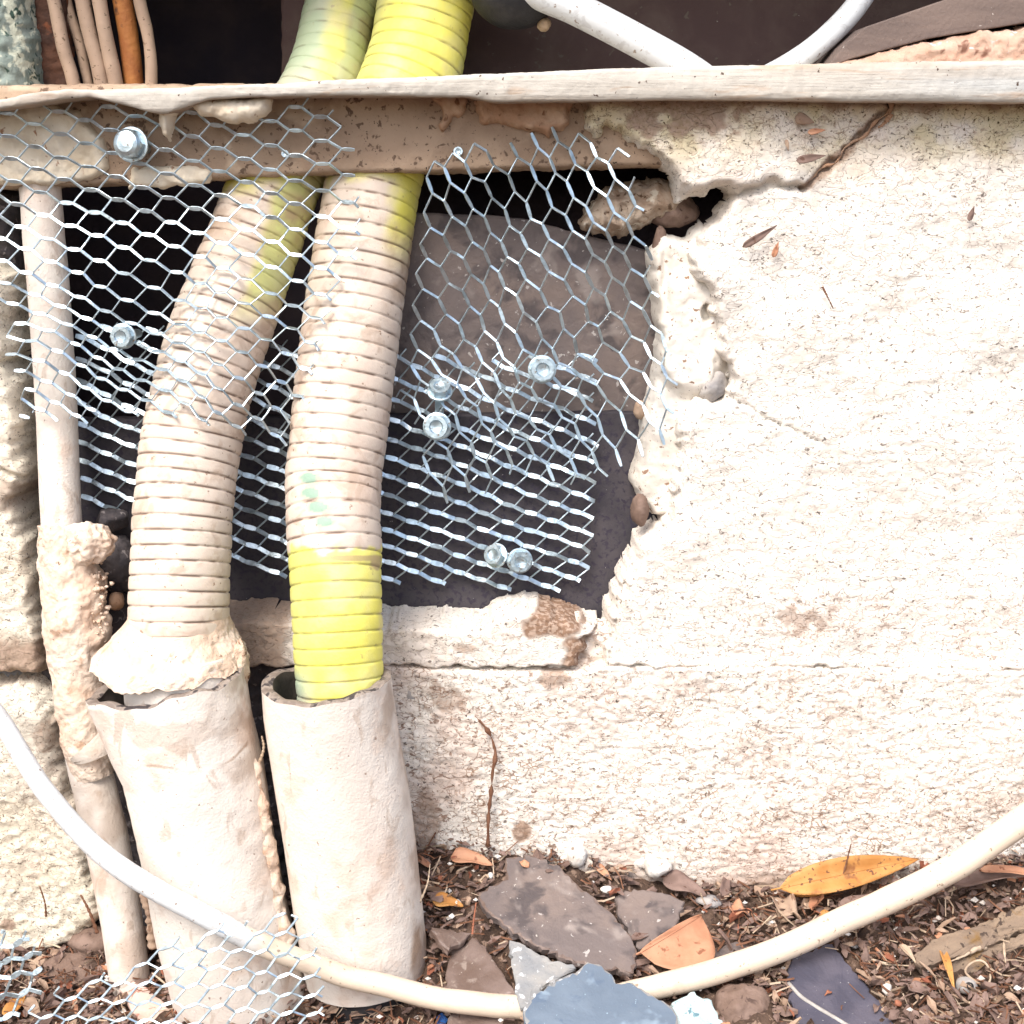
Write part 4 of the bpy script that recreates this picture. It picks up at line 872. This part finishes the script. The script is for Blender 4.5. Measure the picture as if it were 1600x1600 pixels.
vp = W(np.array([1234, 1262, 1290, 1330]), np.array([1540, 1562, 1582, 1606]), 0)
d_ = rays(np.array([1232, 1250, 1270, 1300, 1340]), np.array([1536, 1556, 1570, 1588, 1612])); t_ = ((A - np.array([0, CY, CZ])) @ Nn) / (d_ @ Nn); Pv = np.array([0, CY, CZ]) + d_ * t_[:, None]
tube('pale_vein', spl(Pv, 20), np.full(20, .0016), 6, M['vein'], ds)
shard('slate', [(690, 1462), (718, 1478), (738, 1464), (758, 1478), (790, 1530), (806, 1552), (700, 1552), (696, 1520), (706, 1490)], M['slate_brownd'], 'wet brown slate right of the open drain pipe foot', 'slate', dz=.012, N=(-.25, -.3, 1), th=.007, seed=6)
shard('slate', [(676, 1448), (700, 1452), (738, 1458), (720, 1474), (702, 1484), (684, 1466)], M['slate_brownd'], 'small tilted brown slate chip beside the open drain pipe', 'slate', dz=.018, N=(.35, -.3, 1), th=.006, seed=7)
shard('slate', [(700, 1590), (740, 1574), (812, 1578), (850, 1610), (860, 1660), (690, 1660)], M['slate_brownd'], 'brown slate at the bottom edge under the cable', 'slate', anchor=(770, 1590), dz=.006, N=(.0, -.2, 1), th=.007, seed=8)
shard('slate', [(1050, 1566), (1085, 1548), (1112, 1562), (1132, 1600), (1140, 1650), (1050, 1650)], M['teal'], 'speckled pale teal stone beside the blue slate', 'stone', anchor=(1090, 1580), dz=.020, N=(.1, -.3, 1), th=.018, seed=9, relief=.003)
shard('slate', [(1100, 1490), (1150, 1470), (1170, 1480), (1165, 1500), (1120, 1514)], M['slate_brown'], 'small brown slate just above the cream cable right of the curled leaf', 'slate', dz=.006, N=(.1, -.3, 1), th=.006, seed=10)
shard('tile_chip', [(186, 1545), (208, 1532), (250, 1560), (282, 1600), (262, 1640), (215, 1590)], M['chip_pink'], 'pinkish tile strip under the leaning mesh', 'tile', dz=.008, N=(0, -.3, 1), th=.006, seed=11)
shard('plastic_chip', [(174, 1466), (186, 1462), (206, 1482), (200, 1498), (178, 1508), (164, 1510), (168, 1488)], M['chip_white'], 'flat white chip on the soil left of the drain pipes', 'chip', dz=.035, N=(.1, -.8, .6), th=.003, seed=12)
shard('plastic_chip', [(202, 1510), (224, 1506), (222, 1526), (206, 1530)], M['chip_white'], 'small white chip caught behind the leaning mesh', 'chip', dz=.03, N=(.0, -.8, .6), th=.003, seed=13)
shard('plastic_chip', [(682, 1588), (692, 1582), (700, 1592), (694, 1600), (684, 1600)], M['chip_blue'], 'tiny bright blue plastic chip on the soil at the bottom', 'chip', dz=.008, N=(0, -.3, 1), th=.003, seed=14)
shard('plastic_chip', [(806, 1578), (830, 1580), (836, 1590), (822, 1594)], M['leaf_pale'], 'small cream chip poking out under the blue slate', 'chip', dz=.012, N=(0, -.3, 1), th=.002, seed=15)
def stone(px, py, rx, ry, m, label, cat='stone', seed=0, dz=0, grp=None, flat=1, Y=None, n=(12, 16)):
    c = G(px, py, 0) if Y is None else W(px, py, Y); k = float(depth(c)) / F; c = c + np.array([0, 0, dz])
    o = blobmesh('stone', c, rx * k, (rx + ry) / 2 * k, ry * k, m, None, n=n, noise=.22, seed=seed, flat=flat); return tag(o, label, cat, grp)
stone(900, 1356, 18, 20, M['stone_white'], 'white mortar lump above the big brown slate', seed=1, dz=.012)
stone(1008, 1368, 30, 18, M['stone_white'], 'wide white mortar lump at the wall foot, largest of the white lumps', seed=2, dz=.016)
stone(1026, 1386, 24, 15, M['stone_white'], 'white mortar lump touching the smaller brown slate', seed=3, dz=.018)
stone(948, 1414, 10, 6, M['stone_white'], 'slim white crumb on the edge of the big brown slate', seed=4, dz=.014)
stone(766, 1382, 6, 6, M['stone_white'], 'tiny white crumb left of the big brown slate', seed=5, dz=.008)
stone(716, 1430, 8, 7, M['stone_white'], 'white crumb beside the small orange leaf near the open pipe', seed=6, dz=.01)
stone(732, 1426, 6, 8, M['leaf_pale'], 'cream crumb beside the white one near the open pipe', seed=7, dz=.01)
stone(1106, 1422, 22, 10, M['stone_grey'], 'grey rubble piece right of the curled tan leaf', seed=8, dz=.008)
stone(1160, 1576, 46, 36, M['stone_brown'], 'rounded brown stone between the teal stone and the dark slate', seed=9, dz=.0, flat=0, n=(24, 32))
stone(1094, 1378, 34, 18, M['stone_brown'], 'flat brown stone against the wall foot right of the white lumps', seed=10, dz=.004)
stone(1385, 1560, 9, 10, M['stone_white'], 'white pebble right of the dark slate', seed=11, dz=.008)
stone(1402, 1583, 6, 6, M['leaf_red'], 'reddish pebble at the bottom right of the dark slate', seed=12, dz=.008)
stone(216, 1560, 12, 8, M['stone_brown'], 'brown crumb behind the leaning mesh', seed=13, dz=.01)
stone(150, 1490, 42, 22, M['stone_brown'], 'dull brown stone left of the white chip', seed=14, dz=.012, flat=0, n=(20, 28))
stone(110, 1520, 50, 26, M['stone_brown'], 'brown clod under the yellowed render block', seed=15, dz=.0, flat=0, n=(20, 28))
# rubble packed in gaps
stone(1114, 602, 26, 28, M['stone_grey'], 'grey stone wedged in the wall crack beside the mortar jamb', seed=21, Y=.012, n=(16, 20))
o = slab('stone', [(908, 352), (915, 325), (935, 310), (950, 292), (990, 284), (1030, 280), (1062, 290), (1070, 318), (1060, 345), (1035, 352), (1010, 360), (985, 368), (960, 374), (930, 372)], .030, M['rough_stone'], None, back=.03, rnd=.014, edge=.004, rough=.006, rsc=95, big=.006, bsc=40, seed=22, res=.0012)
tag(o, 'rough pale stone under the right end of the beam', 'stone')
stone(1052, 330, 40, 26, M['stone_brown'], 'brown stone in the dark gap under the render edge', seed=23, Y=.050, flat=0, n=(24, 30))
stone(1030, 395, 16, 40, M['stone_brown'], 'brown upright stone at the top of the mortar jamb', seed=24, Y=.040, n=(16, 20))
stone(182, 880, 34, 44, M['stone_dark'], 'dark grey rubble stone between the thin pipe and dusty hose', seed=25, Y=.020, flat=0, n=(30, 40))
stone(172, 812, 30, 24, M['stone_dark'], 'dark rubble just under the left end of the bright mesh', seed=26, Y=.022, n=(16, 20))
stone(178, 970, 30, 50, M['stone_dark'], 'dark rubble above the mortar collar beside the thin pipe', seed=27, Y=.020, flat=0, n=(24, 30))
stone(182, 940, 12, 18, M['flake'], 'small tan flake wedged beside the dusty hose foot', seed=28, Y=-.005)
stone(1000, 796, 14, 26, M['stone_brown'], 'reddish brown stone chip on the opening edge by the jamb', seed=29, Y=.012, flat=0)
stone(1000, 640, 10, 15, M['leaf_pale'], 'tan snail like crumb on the jamb edge behind the mesh', seed=30, Y=.03, flat=0)
stone(640, 1075, 26, 34, M['stone_grey'], 'grey rubble behind the rim of the open drain pipe', seed=34, Y=.006, flat=0)

def leaf(name, p0, p1, wid, m, label, cat='leaf', dz=.01, up=(0, -.3, 1), curl=.0, fold=.3, arch=.2, stalk=0, group=None, Y=None, blunt=.55, nseg=(14, 7), wave=.06, seed=0, asym=1.0):
    A = G(*p0, dz) if Y is None else W(*p0, Y); B_ = G(*p1, dz) if Y is None else W(*p1, Y)
    L = np.linalg.norm(B_ - A); e = (B_ - A) / L; U = np.array(up, float); U = nrm(U - (U @ e) * e); S_ = np.cross(U, e)
    wd = wid * float(depth((A + B_) / 2)) / F; nu, nv = nseg; V = []; r_ = np.random.default_rng(seed)
    for i in range(nu):
        u = i / (nu - 1); pr_ = (math.sin(math.pi * u ** blunt)) ** (.8 if asym == 1 else .52) if 0 < u < 1 else 0.02
        for k in range(nv):
            v = 2 * k / (nv - 1) - 1; x = v * wd / 2 * pr_ * (asym if v > 0 else 1)
            h = arch * L * math.sin(math.pi * u) * .25 + fold * abs(x) + curl * x * x / max(wd, 1e-5) * 4 + wave * wd * math.sin(u * 9 + v * 2 + seed) * abs(v)
            V.append(A + e * L * u + S_ * x + U * h)
    o = mk(name, np.array(V), gridfaces(nu, nv), m, None, True); s_ = o.modifiers.new('thickness', 'SOLIDIFY'); s_.thickness = .0006; s_.offset = 0
    if label: tag(o, label, cat, group)
    mid = [A + e * L * u + U * (arch * L * math.sin(math.pi * u) * .25 + .0006) for u in np.linspace(-.06 if stalk else 0, .95, 12)]
    if stalk: tube('midrib', np.array(mid), np.linspace(.0008, .0003, 12), 5, m, o)
    return o
leaf('leaf', (1218, 1388), (1436, 1342), 50, M['leaf_orange'], 'long orange leaf lying against the wall foot', dz=.022, up=(.1, -.9, .75), fold=.45, arch=.10, stalk=1, seed=1, blunt=.7)
leaf('leaf', (1232, 1394), (1345, 1380), 32, M['leaf_orange'], 'folded lower edge leaf under the long orange one', dz=.012, up=(.1, -.6, .8), fold=.5, arch=.1, seed=2)
leaf('leaf', (1000, 1488), (1096, 1430), 128, M['leaf_tan'], 'curled tan leaf standing over the smaller brown slate', dz=.022, up=(.35, -.75, .62), fold=.10, arch=.2, curl=.25, stalk=1, seed=3, blunt=1.0, nseg=(20, 11), wave=.02, asym=.12)
leaf('leaf', (676, 1408), (724, 1416), 28, M['leaf_orange'], 'small orange leaf beside the open drain pipe', dz=.012, fold=.4, seed=4)
leaf('leaf', (704, 1340), (770, 1352), 32, M['leaf_tan'], 'dry tan leaf at the wall foot below the hanging root', dz=.012, fold=.5, seed=5)
leaf('leaf', (878, 1322), (906, 1336), 24, M['leaf_orange'], 'tiny orange leaf above the white mortar lump', dz=.008, up=(0, -.8, .6), fold=.4, seed=6)
leaf('leaf', (926, 1350), (956, 1376), 16, M['leaf_tan'], 'narrow tan leaf between the white mortar lumps', dz=.008, fold=.4, seed=7)
leaf('leaf', (1208, 1404), (1252, 1440), 34, M['leaf_pale'], 'crumpled pale leaf under the long orange leaf', dz=.010, fold=.5, wave=.35, seed=8)
leaf('leaf', (1140, 1418), (1170, 1428), 26, M['leaf_tan'], 'small rust coloured leaf next to the grey rubble piece', dz=.010, fold=.4, wave=.2, seed=9)
leaf('leaf', (1278, 1432), (1312, 1440), 22, M['leaf_orange'], 'yellow orange leaf scrap tucked behind the cream cable', dz=.008, fold=.4, seed=10)
leaf('leaf', (1310, 1418), (1390, 1402), 22, M['leaf_brown'], 'long brown leaf just above the cream cable', dz=.010, fold=.4, seed=11)
leaf('leaf', (1490, 1384), (1640, 1366), 34, M['leaf_brown'], 'folded dark brown leaf at the right edge', dz=.018, fold=.7, seed=12)
leaf('leaf', (1530, 1360), (1640, 1372), 18, M['leaf_tan'], 'slim russet leaf on top of the folded brown leaf at right', dz=.026, fold=.5, seed=13)
leaf('leaf', (1470, 1480), (1492, 1552), 13, M['leaf_orange'], 'bright orange sliver leaf standing in the litter at lower right', dz=.012, fold=.6, seed=14)
leaf('leaf', (1406, 1476), (1432, 1506), 12, M['straw'], 'pale curled sliver leaf in the litter at lower right', dz=.012, fold=.6, seed=15)
leaf('leaf', (1568, 1554), (1598, 1570), 14, M['leaf_pale'], 'pale pointed leaf near the bottom right corner', dz=.010, fold=.4, seed=16)
leaf('leaf', (1556, 1576), (1570, 1620), 30, M['leaf_brown'], 'brown leaf cut by the bottom edge near the right corner', dz=.008, fold=.4, seed=17)
leaf('leaf', (1420, 1540), (1466, 1560), 24, M['leaf_brown'], 'blunt brown leaf fragment right of the dark slate', dz=.010, fold=.3, seed=18)
leaf('leaf', (172, 1440), (216, 1466), 38, M['leaf_tan'], 'curled brown leaf left of the flared drain pipe', dz=.030, up=(.2, -.7, .6), fold=.3, seed=19)
leaf('leaf', (10, 1590), (40, 1555), 26, M['leaf_orange'], 'orange leaf under the mesh scrap in the bottom left corner', dz=.010, fold=.3, seed=20)
leaf('leaf', (40, 1560), (66, 1600), 22, M['leaf_pale'], 'pale leaf under the mesh scrap in the bottom left corner', dz=.010, fold=.3, seed=21)
leaf('leaf', (1128, 1400), (1136, 1362), 18, M['leaf_brown'], 'pointed grey brown leaf tip standing against the wall foot', dz=.012, up=(0, -1, .3), fold=.3, seed=22)
leaf('leaf', (1036, 1372), (1104, 1400), 40, M['leaf_brown'], 'broad brown leaf behind the grey rubble piece', dz=.012, fold=.2, seed=23)
# bits stuck on the wall
leaf('wood_flake', (1160, 386), (1214, 352), 12, M['leaf_brown'], 'brown wood flake stuck on the wall below the notch', 'flake', Y=-.012, up=(0, -1, 0), fold=.3, seed=31)
leaf('wood_flake', (1244, 251), (1290, 243), 13, M['leaf_brown'], 'flat brown flake stuck on the wall left of the root crack', 'flake', Y=-.020, up=(0, -1, .1), fold=.2, seed=32)
leaf('leaf', (1262, 207), (1290, 203), 9, M['leaf_tan'], 'tiny tan leaf stuck on the wall under the ledge', 'leaf', Y=-.016, up=(0, -1, .1), fold=.3, seed=33)
leaf('leaf', (1228, 218), (1232, 236), 6, M['leaf_pale'], 'tiny yellowish leaf sliver on the wall under the ledge', 'leaf', Y=-.016, up=(0, -1, .1), fold=.3, seed=34)
leaf('seed_husk', (1243, 182), (1272, 192), 18, M['leaf_pale'], 'striped seed husk stuck on the wall under the ledge', 'husk', Y=-.018, up=(0, -1, .1), fold=-.4, seed=35)
leaf('seed', (1514, 345), (1522, 322), 9, M['leaf_brown'], 'dark seed stuck on the plain wall at upper right', 'seed', Y=-.012, up=(0, -1, 0), fold=-.4, seed=36)
leaf('wood_flake', (1208, 402), (1216, 378), 9, M['leaf_tan'], 'small russet flake beside the brown wood flake on the wall', 'flake', Y=-.011, up=(0, -1, 0), fold=.3, seed=37)
def strand(pts, r, m, label, cat, name='twig', n=30):
    P = np.array([W(a, b, y) for a, b, y in pts]); P = spl(P, n); rr_ = np.full(n, r) * (1 - .5 * np.linspace(0, 1, n)) * (1 + .25 * np.sin(np.arange(n) * 1.7))
    o = tube(name, P, rr_, 9, m, noise=.0003 if r < .0015 else .0020, nsc=160); return tag(o, label, cat)
strand([(762, 1322, -.022), (764, 1270, -.020), (770, 1210, -.019), (774, 1175, -.018), (764, 1145, -.016), (742, 1118, -.014)], .0016, M['twig'], 'thin brown root hanging on the lower wall right of the open pipe', 'root', 'root')
strand([(1392, 160, -.008), (1390, 174, -.006), (1366, 192, -.004), (1352, 212, -.004), (1322, 228, -.004), (1306, 254, -.004), (1284, 262, -.004), (1262, 286, -.004)], .0017, M['flake'], 'brown root filling the diagonal crack under the ledge', 'root', 'root')
strand([(1392, 178, -.010), (1384, 190, -.010), (1372, 200, -.009)], .0024, M['flake'], 'short brown root knot at the top of the diagonal crack', 'root', 'root')
strand([(1285, 448, -.012), (1292, 462, -.013), (1302, 482, -.012)], .0009, M['twig'], 'tiny twig stuck in the middle of the plain wall', 'twig')
strand([(152, 1458, -.070), (140, 1425, -.068), (126, 1398, -.066)], .0014, M['twig'], 'twig leaning on the yellowed render block above the soil', 'twig')
strand([(72, 1432, -.06), (70, 1410, -.06), (62, 1385, -.06)], .0009, M['twig'], 'fine twig stuck on the yellowed render block', 'twig')
strand([(404, 1195, -.10), (412, 1170, -.10), (409, 1150, -.10)], .0013, M['straw'], 'curled paint strip in the slit between the drain pipes', 'strip', 'paint_strip')
strand([(656, 1410, -.10), (668, 1380, -.095), (672, 1350, -.09)], .0010, M['straw'], 'pale root curling off the open drain pipe side', 'root', 'root')
strand([(738, 1460, -.115), (740, 1440, -.11), (744, 1410, -.105)], .0010, M['leaf_red'], 'red brown stalk standing beside the cream crumb', 'twig')
strand([(1310, 1392, -.03), (1322, 1350, -.03), (1330, 1318, -.025)], .0009, M['twig'], 'thin stalk crossing in front of the long orange leaf', 'twig')
strand([(240, 1480, -.085), (232, 1430, -.085), (222, 1392, -.08)], .0035, M['leaf_pale'], 'splintered pale stick left of the flared drain pipe', 'stick', 'stick')
def lstick(p0, p1, r, m, label):
    A, B_ = G(*p0, .008), G(*p1, .012); P = spl([A, A * .7 + B_ * .3 + np.array([0, 0, .002]), A * .3 + B_ * .7, B_], 40)
    rr_ = r * (1 - .25 * np.linspace(0, 1, 40)) * (1 + .1 * np.sin(np.arange(40) * .9)); o = tube('stick', P, rr_, 16, m, noise=.0018, nsc=70); return tag(o, label, 'stick')
shard('bark_piece', [(1428, 1492), (1470, 1462), (1520, 1448), (1580, 1420), (1660, 1390), (1680, 1430), (1600, 1452), (1530, 1482), (1480, 1500), (1440, 1510)], M['stick'], 'long flat grey brown piece of bark below the cream cable at right', 'bark', dz=.014, N=(.0, -.5, 1), th=.010, seed=41, relief=.004)
shard('bark_piece', [(1470, 1512), (1530, 1486), (1600, 1458), (1660, 1436), (1660, 1462), (1590, 1482), (1520, 1520), (1478, 1530)], M['stick'], 'ochre lower strip of bark along the front of the long grey brown piece', 'bark', dz=.008, N=(.0, -.9, 1), th=.008, seed=42, relief=.003)
lstick((1540, 1480), (1486, 1502), .0018, M['straw'], 'short white straw lying in the litter below the sticks')
lstick((1566, 1462), (1572, 1512), .0010, M['straw'], 'pale upright straw near the right edge of the litter')
# curled tendrils and a little snail shell
for (cx, cy, rp, lb) in ((1528, 1520, 19, 'pale curled tendril ring in the litter at lower right'), (1360, 1505, 16, 'dark curled tendril right of the dark slate'), (1392, 1540, 14, 'red brown curled tendril above the white pebble'), (756, 1376, 7, 'tiny pale curled tendril left of the big brown slate')):
    C_ = G(cx, cy, .010); k = float(depth(C_)) / F; a = np.linspace(.3, 6.2, 40)
    P = C_ + np.stack([np.cos(a) * rp * k, np.sin(a) * rp * k * .9, .002 * np.sin(a * 2) + np.sin(a) * rp * k * .5], -1)
    tag(tube('tendril', P, np.full(40, .0009), 6, M['straw'] if 'pale' in lb else M['twig']), lb, 'tendril')
C_ = G(1510, 1540, .006); sh = thing('snail_shell', 'small grey snail shell with a dark mouth in the litter', 'shell')
blobmesh('shell_whorl', C_, .008, .008, .006, M['stone_grey'], sh, noise=.08); P = np.array([C_ + np.array([0, -.0045, .003]), C_ + np.array([0, -.0085, .005])]); tube('shell_mouth', spl(P, 6), np.full(6, .0026), 14, M['rubber'], sh)

# ------------------------------------------------------------------ loose dry leaf bits one can pick out, then the fine litter
mats_l = ['leaf_brown', 'leaf_pale', 'leaf_tan', 'leaf_red', 'leaf_brown', 'leaf_brown']
cnt = 0
while cnt < 60:
    px = rng.uniform(660, 1640) if rng.random() < .82 else rng.uniform(40, 470); py = rng.uniform(1350, 1620)
    A = G(px, py)
    if A[1] > -.012 or A[1] < -.26: continue
    l = rng.uniform(9, 22); an = rng.uniform(0, 6.28)
    leaf('leaf_fragment', (px, py), (px + l * math.cos(an), py + l * .6 * math.sin(an)), l * rng.uniform(.4, .8), M[mats_l[rng.integers(6)]], 'small dry leaf fragment lying in the litter on the soil', 'leaf', dz=.006 + rng.uniform(0, .007),
         up=(rng.normal(0, .4), -.4 + rng.normal(0, .3), 1), fold=rng.uniform(-.1, .7), arch=rng.uniform(0, .6), group='small dry leaf fragments in the litter', nseg=(7, 4), wave=.2, seed=int(rng.integers(1000)))
    cnt += 1
def litter(N=17000):
    VV, FF, MI = [], [], []; names = ['leaf_brown', 'leaf_pale', 'twig', 'leaf_red', 'straw', 'stone_brown', 'stone_white', 'leaf_tan', 'soil']
    pr_ = np.array([.33, .10, .22, .035, .09, .13, .035, .015, .045]); pr_ /= pr_.sum()
    XX = rng.uniform(-.46, .52, N); YY = -rng.uniform(.0, .27, N); ZZ = gz(XX, YY) + rng.uniform(.002, .013, N)
    qx, qy = proj(np.stack([XX, YY, ZZ], -1)); clear = np.zeros(N, bool)
    for pp in KEEP_CLEAR: clear |= sdf(pp, qx, qy) > -2
    clear &= rng.random(N) > .03
    for i in range(N):
        if clear[i]: continue
        c = np.array([XX[i], YY[i], ZZ[i]]); mi = rng.choice(len(names), p=pr_); d = nrm(np.array([rng.normal(), rng.normal(), rng.normal(0, .35)])); u = nrm(np.array([rng.normal(0, .5), rng.normal(0, .5), 1])); s_ = nrm(np.cross(d, u)); u = np.cross(s_, d); b = len(VV)
        if names[mi] in ('twig', 'straw'):
            L = rng.uniform(.006, .022); r_ = rng.uniform(.0003, .0009); k = rng.normal(0, .25)
            for t in (-.5, 0, .5):
                q = c + d * L * t + s_ * L * k * (.25 - t * t)
                for a in (0, 2.09, 4.19): VV.append(q + (s_ * math.cos(a) + u * math.sin(a)) * r_)
            for j in (0, 3):
                for a in range(3): FF.append((b + j + a, b + j + (a + 1) % 3, b + j + 3 + (a + 1) % 3, b + j + 3 + a)); MI.append(mi)
        elif names[mi].startswith('leaf'):
            L = rng.uniform(.003, .0125) if rng.random() < .9 else rng.uniform(.012, .022); Wd = L * rng.uniform(.3, .7); h = rng.uniform(-.3, .6) * Wd
            for t, wv in ((-.5, .15), (0, .5), (.5, .1)):
                for v in (-1, 0, 1): VV.append(c + d * L * t + s_ * Wd * wv * v * rng.uniform(.7, 1.2) + u * (h * abs(v) + .2 * L * (.25 - t * t)))
            for j in (0, 3):
                for a in range(2): FF.append((b + j + a, b + j + a + 1, b + j + 4 + a, b + j + 3 + a)); MI.append(mi)
        else:
            r_ = rng.uniform(.0010, .0036)
            for q in ((1, 0, 0), (-1, 0, 0), (0, 1, 0), (0, -1, 0), (0, 0, .8), (0, 0, -.8)): VV.append(c + np.array(q) * r_ * rng.uniform(.6, 1.2))
            for f in ((0, 2, 4), (2, 1, 4), (1, 3, 4), (3, 0, 4), (2, 0, 5), (1, 2, 5), (3, 1, 5), (0, 3, 5)): FF.append(tuple(b + k for k in f)); MI.append(mi)
    o = mk('leaf_litter', np.array(VV), FF, None, None, False, mats=[M[k] for k in names], midx=MI)
    tag(o, 'fine dry litter of leaf bits, twigs and crumbs covering the soil', 'litter', kind='stuff')
litter()
